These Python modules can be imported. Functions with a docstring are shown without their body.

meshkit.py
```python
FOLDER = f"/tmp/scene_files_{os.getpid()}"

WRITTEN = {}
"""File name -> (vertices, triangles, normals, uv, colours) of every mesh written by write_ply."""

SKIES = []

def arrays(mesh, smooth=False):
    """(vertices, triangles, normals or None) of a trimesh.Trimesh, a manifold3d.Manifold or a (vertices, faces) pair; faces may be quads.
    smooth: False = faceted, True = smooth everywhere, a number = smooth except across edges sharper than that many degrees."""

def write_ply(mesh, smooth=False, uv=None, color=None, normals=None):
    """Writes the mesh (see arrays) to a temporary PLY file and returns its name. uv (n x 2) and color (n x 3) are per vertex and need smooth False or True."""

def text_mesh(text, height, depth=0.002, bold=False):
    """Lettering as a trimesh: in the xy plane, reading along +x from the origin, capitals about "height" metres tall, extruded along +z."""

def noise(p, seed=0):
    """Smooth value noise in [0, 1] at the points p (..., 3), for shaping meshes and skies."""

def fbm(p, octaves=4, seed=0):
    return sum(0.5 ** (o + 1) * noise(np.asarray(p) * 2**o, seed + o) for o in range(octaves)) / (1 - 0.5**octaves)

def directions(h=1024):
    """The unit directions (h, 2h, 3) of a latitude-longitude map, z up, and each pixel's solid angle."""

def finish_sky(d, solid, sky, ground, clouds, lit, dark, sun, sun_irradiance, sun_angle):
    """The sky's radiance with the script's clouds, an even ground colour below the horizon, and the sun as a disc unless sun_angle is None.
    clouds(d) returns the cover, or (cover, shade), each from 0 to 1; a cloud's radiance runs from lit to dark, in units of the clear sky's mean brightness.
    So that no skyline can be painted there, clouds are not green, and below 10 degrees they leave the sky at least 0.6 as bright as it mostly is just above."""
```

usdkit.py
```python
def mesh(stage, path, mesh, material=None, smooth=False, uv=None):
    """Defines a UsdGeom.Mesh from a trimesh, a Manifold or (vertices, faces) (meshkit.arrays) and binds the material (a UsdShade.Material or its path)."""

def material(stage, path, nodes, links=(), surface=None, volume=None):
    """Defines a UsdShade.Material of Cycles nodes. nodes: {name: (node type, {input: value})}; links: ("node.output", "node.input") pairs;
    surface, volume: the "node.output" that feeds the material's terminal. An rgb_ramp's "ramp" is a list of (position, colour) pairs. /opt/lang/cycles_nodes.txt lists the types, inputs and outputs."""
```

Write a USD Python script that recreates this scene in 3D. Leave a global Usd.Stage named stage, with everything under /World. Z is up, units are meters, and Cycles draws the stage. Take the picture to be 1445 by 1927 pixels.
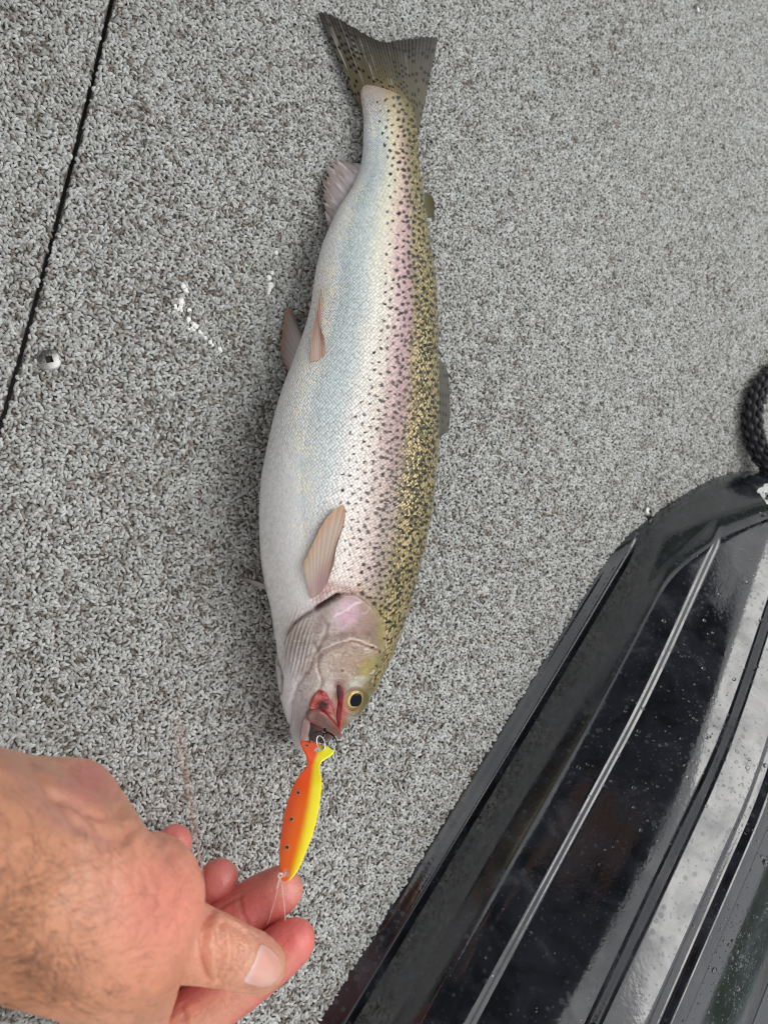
import math, random
import numpy as np, trimesh, manifold3d as m3, usdkit, meshkit
from pxr import Usd, UsdGeom, UsdLux, UsdShade, Gf, Sdf, Vt
from scipy.interpolate import PchipInterpolator, CubicSpline
from scipy.spatial import cKDTree
from shapely.geometry import Polygon, LineString, Point
from shapely import affinity

stage = Usd.Stage.CreateInMemory()
UsdGeom.SetStageUpAxis(stage, 'Z'); UsdGeom.SetStageMetersPerUnit(stage, 1.0)
UsdGeom.Xform.Define(stage, '/World'); UsdGeom.Scope.Define(stage, '/World/Looks')
rng = np.random.default_rng(7)

# ------------------------------------------------------------------ camera
W0, H0, FPX = 1445.0, 1927.0, 1417.0           # the photograph's size and the phone lens in its pixels
Nc = np.array([-0.56, 0.10, 1.0]); Nc /= np.linalg.norm(Nc)     # towards the deck, in camera axes (right, down, forward)
Z_MID = 0.493                                  # metres from the lens to the deck along the view axis
up_c = -Nc
ux = np.array([1.0, 0, 0]); ux -= ux.dot(up_c) * up_c; ux /= np.linalg.norm(ux)
uy = np.cross(up_c, ux)                        # world y in camera axes (right, down, forward)
R = np.stack([ux, uy, up_c])                   # camera axes -> world
HC = Z_MID * Nc[2]
CAM = np.array([0, 0, HC]) - R @ np.array([0, 0, 0]) 
CAM = np.array([-(R @ np.array([0, 0, Z_MID]))[0], -(R @ np.array([0, 0, Z_MID]))[1], HC])
def ray(u, v):
    d = np.stack([(np.asarray(u, float) - W0 / 2) / FPX, (np.asarray(v, float) - H0 / 2) / FPX, np.ones(np.shape(u))], -1)
    return d @ R.T
def on_z(u, v, z=0.0):
    d = ray(u, v); return CAM + d * ((z - HC) / d[..., 2])[..., None]
def at_d(u, v, D):
    return CAM + ray(u, v) * np.asarray(D, float)[..., None]
def project(p):
    q = (np.asarray(p) - CAM) @ R
    return np.stack([q[..., 0] / q[..., 2] * FPX + W0 / 2, q[..., 1] / q[..., 2] * FPX + H0 / 2], -1)
def depth(p): return ((np.asarray(p) - CAM) @ R)[..., 2]

cam = UsdGeom.Camera.Define(stage, '/World/camera')
M = np.eye(4); M[0, :3] = R[:, 0]; M[1, :3] = -R[:, 1]; M[2, :3] = -R[:, 2]; M[3, :3] = CAM
cam.AddTransformOp().Set(Gf.Matrix4d(M.tolist()))
cam.CreateFocalLengthAttr(6.8); cam.CreateHorizontalApertureAttr(6.8 * W0 / FPX)
cam.CreateFStopAttr(2.6); cam.CreateFocusDistanceAttr(0.425); cam.CreateClippingRangeAttr(Gf.Vec2f(0.02, 5000))
cam.CreateExposureAttr(0.29)

# ------------------------------------------------------------------ sky and sun (overcast)
sun_dir = np.array([0.50, 0.23, 0.86]); sun_dir /= np.linalg.norm(sun_dir)
SUN_EL, SUN_ROT = math.asin(sun_dir[2]), math.atan2(sun_dir[0], sun_dir[1])
dome = UsdLux.DomeLight.Define(stage, '/World/sky'); dome.GetPrim().SetCustomDataByKey('kind', 'structure')
skym = usdkit.material(stage, '/World/Looks/overcast_sky', {
    'sky': ('sky_texture', {'sky_type': 'single_scattering', 'sun_disc': False, 'sun_elevation': SUN_EL, 'sun_rotation': SUN_ROT}),
    'tc': ('texture_coordinate', {}), 'xyz': ('separate_xyz', {}),
    'n': ('noise_texture', {'scale': 2.0, 'detail': 5.0, 'roughness': 0.5}),
    'cl': ('rgb_ramp', {'ramp': [(0.0, (6.6, 6.7, 6.8)), (0.45, (8.0, 8.0, 8.0)), (0.75, (9.6, 9.5, 9.3)), (1.0, (10.5, 10.3, 10.0))]}),
    'zr': ('map_range', {'from_min': 0.0, 'from_max': 1.0, 'to_min': 0.42, 'to_max': 1.3, 'clamp': True}),
    'mul': ('mix', {'mix_type': 'multiply', 'fac': 1.0}), 'mx': ('mix', {'fac': 0.9}),
    'bg': ('background_shader', {'strength': 0.112}),
}, [('tc.generated', 'n.vector'), ('tc.generated', 'xyz.vector'), ('xyz.z', 'zr.value'), ('n.fac', 'cl.fac'), ('cl.color', 'mul.color1'), ('zr.result', 'mul.color2'),
    ('sky.color', 'mx.color1'), ('mul.color', 'mx.color2'), ('mx.color', 'bg.color')], surface='bg.background')
UsdShade.MaterialBindingAPI.Apply(dome.GetPrim()).Bind(skym)
sun = UsdLux.DistantLight.Define(stage, '/World/sun')
sun.CreateIntensityAttr(0.4); sun.CreateAngleAttr(50.0); sun.CreateNormalizeAttr(True); sun.CreateColorAttr(Gf.Vec3f(1.0, 0.985, 0.96))
zz = sun_dir; xx = np.cross([0, 0, 1.0], zz); xx /= np.linalg.norm(xx); yy = np.cross(zz, xx)
Ms = np.eye(4); Ms[0, :3] = xx; Ms[1, :3] = yy; Ms[2, :3] = zz
sun.AddTransformOp().Set(Gf.Matrix4d(Ms.tolist()))

# ------------------------------------------------------------------ helpers
used = {}
def numbered(path):
    if path not in used: used[path] = 0; return path
    used[path] += 1; return f'{path}_{used[path]:03d}'
def tag(p, label=None, cat=None, group=None, kind=None):
    p = p.GetPrim() if hasattr(p, 'GetPrim') else p
    for k, t in (('label', label), ('category', cat), ('group', group), ('kind', kind)):
        if t: p.SetCustomDataByKey(k, t)
    return p
def thing(name, label, cat, loc=(0, 0, 0), group=None, kind=None):
    x = UsdGeom.Xform.Define(stage, numbered('/World/' + name)); x.AddTranslateOp().Set(Gf.Vec3d(*map(float, loc)))
    x.GetPrim().SetCustomDataByKey('at', Gf.Vec3d(*map(float, loc)))
    tag(x, label, cat, group, kind); return x
def origin_of(path):
    t = np.zeros(3); p = stage.GetPrimAtPath(path)
    while p and str(p.GetPath()) not in ('/', '/World'):
        a = p.GetAttribute('xformOp:translate').Get() if p.GetAttribute('xformOp:translate') else None
        if a is not None: t += np.array(a)
        p = p.GetParent()
    return t
def obj(name, mesh, mat, parent=None, smooth=True, col=None, msk=None, uv=None):
    """One Mesh prim, given in world coordinates, under the parent or /World."""
    base = str(parent.GetPath()) if parent is not None else '/World'
    if hasattr(mesh, 'to_mesh') or isinstance(mesh, (tuple, list)):
        v, f, _ = meshkit.arrays(mesh)
    else: v, f = np.array(mesh.vertices), np.array(mesh.faces)
    v = v - origin_of(base)
    m = usdkit.mesh(stage, numbered(base + '/' + name), trimesh.Trimesh(v, f, process=False), mat, smooth=smooth, uv=uv)
    pv = UsdGeom.PrimvarsAPI(m)
    for nm, c in (('col', col), ('msk', msk)):
        if c is not None:
            pv.CreatePrimvar(nm, Sdf.ValueTypeNames.Color3fArray, 'vertex').Set(Vt.Vec3fArray.FromNumpy(np.ascontiguousarray(np.clip(c, 0, 1), np.float32)))
    return m
def mat(name, nodes, links=(), surface='p.BSDF'):
    return usdkit.material(stage, '/World/Looks/' + name, nodes, links, surface=surface)
def lin(r, g, b):
    c = np.array([r, g, b]) / 255.0
    return np.where(c <= 0.04045, c / 12.92, ((c + 0.055) / 1.055) ** 2.4)
def spline(pts, n, closed=False):
    pts = np.asarray(pts, float)
    if closed: pts = np.vstack([pts, pts[:1]])
    t = np.r_[0, np.cumsum(np.linalg.norm(np.diff(pts, axis=0), axis=1) ** 0.5)]
    cs = CubicSpline(t, pts, bc_type='periodic' if closed else 'natural')
    return cs(np.linspace(0, t[-1], n + 1)[:-1] if closed else np.linspace(0, t[-1], n))
def tube(path, r, sides=8, closed=False, cap=True):
    path = np.asarray(path, float); n = len(path); r = np.broadcast_to(np.asarray(r, float), (n,))
    t = np.gradient(path, axis=0) if not closed else np.roll(path, -1, 0) - np.roll(path, 1, 0)
    t /= np.linalg.norm(t, axis=1, keepdims=True) + 1e-12
    a = np.array([0.3, 0.2, 0.93]); a = a - a.dot(t[0]) * t[0]
    if np.linalg.norm(a) < 1e-3: a = np.array([1.0, 0, 0]) - t[0][0] * t[0]
    vs = []
    for i in range(n):
        a = a - a.dot(t[i]) * t[i]; a /= np.linalg.norm(a); b = np.cross(t[i], a)
        ang = np.linspace(0, 2 * np.pi, sides, endpoint=False)
        vs.append(path[i] + r[i] * (np.cos(ang)[:, None] * a + np.sin(ang)[:, None] * b))
    v = np.vstack(vs); f = []
    m = n if closed else n - 1
    for i in range(m):
        j = (i + 1) % n
        for k in range(sides):
            l = (k + 1) % sides
            f += [[i * sides + k, i * sides + l, j * sides + l], [i * sides + k, j * sides + l, j * sides + k]]
    if cap and not closed:
        v = np.vstack([v, path[0], path[-1]])
        for k in range(sides):
            l = (k + 1) % sides
            f += [[n * sides, l, k], [n * sides + 1, (n - 1) * sides + k, (n - 1) * sides + l]]
    return trimesh.Trimesh(v, np.array(f), process=False)
def grid_faces(n, m, wrap=False):
    i, j = np.meshgrid(np.arange(n - 1), np.arange(m if wrap else m - 1), indexing='ij')
    k = (j + 1) % m
    a, b, c, d = i * m + j, i * m + k, (i + 1) * m + k, (i + 1) * m + j
    return np.vstack([np.stack([a, b, c], -1).reshape(-1, 3), np.stack([a, c, d], -1).reshape(-1, 3)])
def smoothstep(a, b, x):
    t = np.clip((np.asarray(x, float) - a) / (b - a), 0, 1); return t * t * (3 - 2 * t)
def poly_dist(pts, line):
    """Distance of 2-D points to a polyline."""
    line = np.asarray(line, float); best = np.full(len(pts), 1e9)
    for a, b in zip(line[:-1], line[1:]):
        ab = b - a; t = np.clip(((pts - a) @ ab) / max(ab @ ab, 1e-9), 0, 1)
        best = np.minimum(best, np.linalg.norm(pts - a - t[:, None] * ab, axis=1))
    return best
def mixc2(a, b, t): return a * (1 - t[:, None]) + np.asarray(b) * t[:, None]
def blob(col, p, c, rx, ry, rot, rgb, alpha, power=1.0):
    d = p - np.asarray(c, float); s, k = math.sin(math.radians(rot)), math.cos(math.radians(rot))
    q = ((d[:, 0] * k + d[:, 1] * s) / rx) ** 2 + ((-d[:, 0] * s + d[:, 1] * k) / ry) ** 2
    w = (alpha * np.exp(-q ** power))[:, None]
    return col * (1 - w) + np.asarray(rgb) * w
def stroke(col, p, line, width, rgb, alpha):
    w = (alpha * np.exp(-(poly_dist(p, line) / width) ** 2))[:, None]
    return col * (1 - w) + np.asarray(rgb) * w
def fbm2(p, scale, seed=0, octaves=4):
    q = np.c_[np.asarray(p) * scale, np.full(len(p), 0.37 + seed)]
    return meshkit.fbm(q, octaves, seed)

# ------------------------------------------------------------------ materials of the deck
def yarn(name, c, rough=0.45):
    return mat(name, {
        'o': ('object_info', {}), 'r': ('rgb_ramp', {'ramp': [(0, tuple(np.array(c) * 0.8)), (1, tuple(np.array(c) * 1.2))]}),
        'g': ('geometry', {}), 'w': ('noise_texture', {'scale': 2600.0, 'detail': 2.0}), 'b': ('bump', {'strength': 0.35, 'distance': 0.0003}),
        'p': ('principled_bsdf', {'roughness': rough, 'specular_ior_level': 0.45})},
        [('o.random', 'r.fac'), ('r.color', 'p.base_color'), ('g.position', 'w.vector'), ('w.fac', 'b.height'), ('b.normal', 'p.normal')])
YARN = [yarn('yarn_pale', lin(176, 178, 176)), yarn('yarn_blue_grey', lin(162, 164, 161)), yarn('yarn_mid', lin(147, 146, 142)),
        yarn('yarn_taupe', lin(127, 121, 113)), yarn('yarn_dark', lin(100, 94, 86))]
BACKING = mat('carpet_backing', {
    'g': ('geometry', {}), 'n': ('noise_texture', {'scale': 420.0, 'detail': 4.0}),
    'r': ('rgb_ramp', {'ramp': [(0.35, tuple(lin(62, 58, 53))), (0.65, tuple(lin(120, 117, 112)))]}),
    'b': ('bump', {'strength': 0.8, 'distance': 0.002}), 'p': ('principled_bsdf', {'roughness': 0.8})},
    [('g.position', 'n.vector'), ('n.fac', 'r.fac'), ('r.color', 'p.base_color'), ('n.fac', 'b.height'), ('b.normal', 'p.normal')])

# ------------------------------------------------------------------ setting: lake, deck
WATER = mat('lake_water', {'g': ('geometry', {}), 'n': ('noise_texture', {'scale': 1.5, 'detail': 4.0}), 'b': ('bump', {'strength': 0.3, 'distance': 0.1}),
    'p': ('principled_bsdf', {'base_color': (0.02, 0.035, 0.035), 'roughness': 0.08, 'ior': 1.33})},
    [('g.position', 'n.vector'), ('n.fac', 'b.height'), ('b.normal', 'p.normal')])
tag(obj('lake_water', (np.array([[-900, -900, -0.45], [900, -900, -0.45], [900, 900, -0.45], [-900, 900, -0.45]]), np.array([[0, 1, 2], [0, 2, 3]])), WATER, smooth=False), kind='structure')
HULL_M = mat('painted_aluminium', {'g': ('geometry', {}), 'n': ('noise_texture', {'scale': 30.0}), 'r': ('rgb_ramp', {'ramp': [(0, (0.3, 0.31, 0.32)), (1, (0.38, 0.39, 0.4))]}),
    'p': ('principled_bsdf', {'roughness': 0.45, 'metallic': 0.6})}, [('g.position', 'n.vector'), ('n.fac', 'r.fac'), ('r.color', 'p.base_color')])

seam_px = np.array([[232, -90], [210, 0], [168, 170], [127, 335], [78, 530], [36, 690], [0, 797], [-30, 905]])
sv_ = np.linspace(-90, 905, 9); seam = on_z(np.polyval(np.polyfit(seam_px[:, 1], seam_px[:, 0], 2), sv_), sv_, 0.001)[:, :2]
d0, d1 = seam[0] - seam[1], seam[-1] - seam[-2]
seam = np.vstack([seam[0] + d0 / np.linalg.norm(d0) * 0.75, seam, seam[-1] + d1 / np.linalg.norm(d1) * 0.7])
seam_s = spline(seam, 160)
tn = np.gradient(seam_s, axis=0); tn /= np.linalg.norm(tn, axis=1, keepdims=True)
side = np.stack([-tn[:, 1], tn[:, 0]], 1)
if side[80, 0] < 0: side = -side                      # points towards the main deck (image right)
GAP = 0.0009
RIGHT_E, LEFT_E = seam_s + side * GAP, seam_s - side * GAP
top_y, bot_y = seam_s[:, 1].max(), seam_s[:, 1].min()
XR, XL = 1.1, -1.0
def panel(edge, far_x, name):
    """Carpet-covered board: top sheet with its edge rolled down into the seam."""
    rolls = [(0.0, -0.016), (0.0, -0.0022), (0.0006, -0.0012), (0.0018, -0.0005), (0.004, -0.0002)]
    sgn = 1 if far_x > 0 else -1
    rows = []
    for off, z in rolls: rows.append(np.c_[edge + sgn * side * off, np.full(len(edge), z)])
    rows.append(np.c_[np.full(len(edge), far_x), edge[:, 1], np.full(len(edge), -0.0002)])
    rows.append(np.c_[np.full(len(edge), far_x), edge[:, 1], np.full(len(edge), -0.016)])
    v = np.vstack(rows); f = grid_faces(len(rows), len(edge))
    m = trimesh.Trimesh(v, f, process=False)
    if m.face_normals[np.argmax(m.area_faces), 2] < 0: m.faces = m.faces[:, ::-1]
    return m
deck = UsdGeom.Xform.Define(stage, numbered('/World/deck')); tag(deck, kind='structure')
side_deck = UsdGeom.Xform.Define(stage, numbered('/World/deck')); tag(side_deck, kind='structure')
obj('carpet_backing', panel(RIGHT_E, XR, 'r'), BACKING, deck, smooth=40)
obj('carpet_backing', panel(LEFT_E, XL, 'l'), BACKING, side_deck, smooth=40)
sub = trimesh.creation.box([2.4, 5.2, 0.42]); sub.apply_translation([0, 1.0, -0.23])
tag(obj('boat_floor', sub, HULL_M, smooth=False), kind='structure')

def worm(seed):
    """One loop of carpet yarn: a short flattened strand that rises, curls over and dives back."""
    r = np.random.default_rng(seed)
    L = r.uniform(0.0031, 0.0049); n = 8
    t = np.linspace(0, 1, n)
    kind = r.random()
    if kind < 0.6:
        curl = r.uniform(-2.6, 2.6)
        ang = curl * (t - 0.5) + 0.5 * np.sin(t * 6 + r.uniform(0, 6))
        x = np.cumsum(np.cos(ang)) * L / n; y = np.cumsum(np.sin(ang)) * L / n
    else:
        ang = r.uniform(0, 6) + t * r.choice([-1, 1]) * r.uniform(3.0, 4.6); rad = r.uniform(0.0008, 0.0012)
        x, y = rad * np.cos(ang), rad * np.sin(ang)
    x -= x.mean(); y -= y.mean()
    z = -0.0011 + r.uniform(0.0018, 0.0028) * np.sin(np.pi * t) ** 0.6
    rad = (0.00066 + 0.00026 * r.random()) * (0.75 + 0.35 * np.sin(np.pi * t))
    m = tube(np.c_[x, y, z], rad, 6)
    m.vertices[:, 2] = np.where(m.vertices[:, 2] > 0, m.vertices[:, 2] * 0.85, m.vertices[:, 2])
    return m
NSHAPE = 12
worms = [worm(100 + i) for i in range(NSHAPE)]

# clearance shapes filled in later need no pile under them, the pile simply lies under things
corners = on_z(np.array([-70, 1515, 1515, -70.]), np.array([-70, -70, 1995, 1995.]), 0)[:, :2]
region = Polygon(corners).buffer(0.03)
SP = 0.00192
x0, y0, x1, y1 = region.bounds
gx, gy = np.meshgrid(np.arange(x0, x1, SP), np.arange(y0, y1, SP * 0.92), indexing='ij')
gx[:, ::2] += SP / 2
pts = np.c_[gx.ravel(), gy.ravel()] + rng.normal(0, SP * 0.27, (gx.size, 2))
from shapely import contains_xy
pts = pts[contains_xy(region, pts[:, 0], pts[:, 1])]
scr = on_z(np.array([92, 1218, 1312.]), np.array([677, 963, 17.]), 0.001)[:, :2]; pts = pts[(np.linalg.norm(pts[:, None] - scr[None], axis=2) > np.array([0.0058, 0.0046, 0.0046])).all(1)]     # pile is cut away under the screw heads
tree_s = cKDTree(seam_s)
dd, ii = tree_s.query(pts)
sgn = np.einsum('ij,ij->i', pts - seam_s[ii], side[ii])
def pile(parent, pts, seed, label=None):
    r = np.random.default_rng(seed); n = len(pts)
    clump = fbm2(pts, 130.0, 3, 2); clump2 = fbm2(pts, 320.0, 5, 2); big = fbm2(pts, 9.0, 9, 2)
    q = 0.26 * (clump - 0.5) * 2 + 0.46 * (clump2 - 0.5) * 2 + 0.10 * (big - 0.5) * 2 + r.normal(0, 0.21, n)
    tone = np.digitize(-q, [-0.14, 0.07, 0.22, 0.38])
    pi = UsdGeom.PointInstancer.Define(stage, str(parent.GetPath()) + '/carpet_pile'); tag(pi, kind='stuff')
    base = str(pi.GetPath()); rel = pi.CreatePrototypesRel()
    pr = UsdGeom.Scope.Define(stage, base + '/loops')
    for ti in range(5):
        for s in range(NSHAPE):
            p = f'{base}/loops/loop_{ti * NSHAPE + s:03d}'
            usdkit.mesh(stage, p, worms[s], YARN[ti], smooth=True); rel.AddTarget(p)
    idx = tone * NSHAPE + r.integers(0, NSHAPE, n)
    ang = r.uniform(0, 2 * np.pi, n); ds_, is_ = tree_s.query(pts); ang = np.where(ds_ < 0.0042, np.arctan2(tn[is_, 1], tn[is_, 0]) + r.normal(0, 0.12, n), ang); tilt = r.normal(0, 0.18, (n, 2))
    z = -0.0002 + r.normal(0, 0.00022, n) + 0.0007 * (clump2 - 0.5) - 0.0005 * (tone >= 3)
    qw = np.stack([np.cos(ang / 2), tilt[:, 0] / 2, tilt[:, 1] / 2, np.sin(ang / 2)], 1); qw /= np.linalg.norm(qw, axis=1, keepdims=True)
    sc = r.uniform(0.85, 1.2, n)
    pi.CreateProtoIndicesAttr(Vt.IntArray.FromNumpy(idx.astype(np.int32)))
    pi.CreatePositionsAttr(Vt.Vec3fArray.FromNumpy(np.c_[pts, z].astype(np.float32)))
    pi.CreateOrientationsAttr(Vt.QuathArray([Gf.Quath(float(a), float(b), float(c), float(d)) for a, b, c, d in qw]))
    pi.CreateScalesAttr(Vt.Vec3fArray.FromNumpy(np.repeat(sc[:, None], 3, 1).astype(np.float32)))
main_pts, left_pts = pts[sgn > GAP + 0.0009], pts[sgn < -GAP - 0.0009]
pile(deck, main_pts, 11); pile(side_deck, left_pts, 12)
print('loops', len(main_pts), len(left_pts), 'cam', CAM)
#@@STRUCTURE_END

# ------------------------------------------------------------------ far shore (seen only as a reflection in the wet plastic)
def shore():
    n = 240; ang = np.linspace(0, 2 * np.pi, n, endpoint=False)
    h = 26 + 60 * fbm2(np.c_[np.cos(ang) * 3, np.sin(ang) * 3], 1.0, 4, 4) + 10 * fbm2(np.c_[np.cos(ang) * 40, np.sin(ang) * 40], 1.0, 8, 3)
    rows = [np.c_[300 * np.cos(ang), 300 * np.sin(ang), np.full(n, -0.5)], np.c_[330 * np.cos(ang), 330 * np.sin(ang), h * 0.5],
            np.c_[390 * np.cos(ang), 390 * np.sin(ang), h], np.c_[520 * np.cos(ang), 520 * np.sin(ang), np.full(n, -0.5)]]
    return trimesh.Trimesh(np.vstack(rows), grid_faces(4, n, True), process=False)
FOREST = mat('wooded_hills', {'g': ('geometry', {}), 'n': ('noise_texture', {'scale': 0.2, 'detail': 6.0}), 'r': ('rgb_ramp', {'ramp': [(0.3, (0.015, 0.03, 0.015)), (0.7, (0.05, 0.075, 0.035))]}),
    'p': ('principled_bsdf', {'roughness': 0.9})}, [('g.position', 'n.vector'), ('n.fac', 'r.fac'), ('r.color', 'p.base_color')])
tag(obj('wooded_hills', shore(), FOREST, smooth=False), kind='structure')

# ------------------------------------------------------------------ black plastic hull
HA = on_z(700, 1850, 0.012)[:2]; HB = on_z(1222, 985, 0.012)[:2]
h_ax = (HB - HA) / np.linalg.norm(HB - HA); h_s = np.array([h_ax[1], -h_ax[0]])
def hull_to_world(a, s, z): return np.stack([HA[0] + a * h_ax[0] + s * h_s[0], HA[1] + a * h_ax[1] + s * h_s[1], z + 0 * a], -1)
bnd = np.array([[-420, 0], [-200, 0], [0, 0], [200, 0], [290, 0], [325, 2], [355, 8], [391, 20], [424, 33], [466, 53], [500, 78], [530, 112], [552, 157], [565, 210], [570, 260]]) / 1000.0
bx = spline(bnd[4:], 1600); bx = np.vstack([np.c_[np.linspace(-0.42, 0.2895, 1600), np.zeros(1600)], bx])
btree = cKDTree(bx); bt = np.gradient(bx, axis=0); bt /= np.linalg.norm(bt, axis=1, keepdims=True); bn = np.stack([-bt[:, 1], bt[:, 0]], 1)
if bn[100, 1] < 0: bn = -bn
PROF = np.array([(-14.6, -14), (-9.8, -6), (-9.2, 0), (-8.2, 2.0), (-6, 4.6), (-3, 8.4), (-0.8, 10.6), (0, 8.0), (1.9, 8.2), (2.6, 12), (4.0, 24), (6.6, 37), (9.5, 43.5), (14, 49), (29, 61), (50, 77.3), (64, 88.0), (82, 98), (103, 105.5), (118, 107), (135, 105.5), (180, 94), (240, 73)]) / 1000.0
prof = PchipInterpolator(PROF[:, 0], PROF[:, 1])
NOSE = np.array([(-14.6, -14), (-13.5, 0), (-11.5, 9), (-7, 20), (-2, 30), (5, 44), (14, 64), (30, 100), (60, 150), (240, 400)]) / 1000.0
nose = PchipInterpolator(NOSE[:, 0], NOSE[:, 1])
def rib(a, s, s0, s1, end, h, w0, w1):
    """A long flat raised strip with a rounded end."""
    r = (s1 - s0) / 2; c = (s0 + s1) / 2
    aa = np.maximum(a - (end - r), 0)
    side_pos = np.where(aa > 0, np.sqrt(aa ** 2 + (s - c) ** 2), np.abs(s - c))
    w = np.where(s < c, w0, w1)
    return h * (1 - smoothstep(r - w, r, side_pos))
def hull_z(a, s):
    q = np.stack([a.ravel(), s.ravel()], 1)
    d, i = btree.query(q)
    sg = np.einsum('ij,ij->i', q - bx[i], bn[i]); d = np.where(d < 0.05, sg, np.where(sg >= 0, d, -d))
    d = np.where((q[:, 0] < 0.27), q[:, 1], d).reshape(a.shape)
    zs = prof(np.clip(s, -0.0146, 0.24)) * (1 - 0.24 * smoothstep(0.20, 0.46, a)); zf = nose(np.clip(d, -0.0146, 0.24)) + 0.3 * (1 - smoothstep(0.20, 0.30, a))
    k = 0.016; h = np.clip(0.5 + 0.5 * (zf - zs) / k, 0, 1)
    z = np.where(d < -0.0146, -0.015, zf * (1 - h) + zs * h - k * h * (1 - h))
    z = z + rib(a, s, 0.0065, 0.0335, 0.424, 0.0042, 0.006, 0.0065) * smoothstep(0.003, 0.012, d)
    z = z + rib(a, s, 0.0735, 0.105, 0.40, 0.004, 0.0045, 0.007) + rib(a, s, 0.1095, 0.129, 0.40, 0.004, 0.0045, 0.005)
    z = z + 0.0005 * (fbm2(q, 14.0, 21, 3).reshape(a.shape) - 0.5) * smoothstep(0.02, 0.05, d)
    return z, d
sl = np.r_[np.linspace(-0.0150, 0.012, 64), np.linspace(0.013, 0.14, 130), np.linspace(0.142, 0.26, 40)]
al = np.r_[np.linspace(-0.34, 0.30, 260), np.linspace(0.302, 0.575, 210)]
Ag, Sg = np.meshgrid(al, sl, indexing='ij')
Zg, Dg = hull_z(Ag, Sg)
hv = hull_to_world(Ag.ravel(), Sg.ravel(), Zg.ravel()); hf = grid_faces(*Ag.shape)
keep = (Dg.ravel()[hf] > -0.02).any(1); hf = hf[keep]
hm = trimesh.Trimesh(hv, hf, process=False); 
if hm.face_normals[np.argmax(hm.area_faces), 2] < 0: hm.faces = hm.faces[:, ::-1]
hm.remove_unreferenced_vertices()
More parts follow.
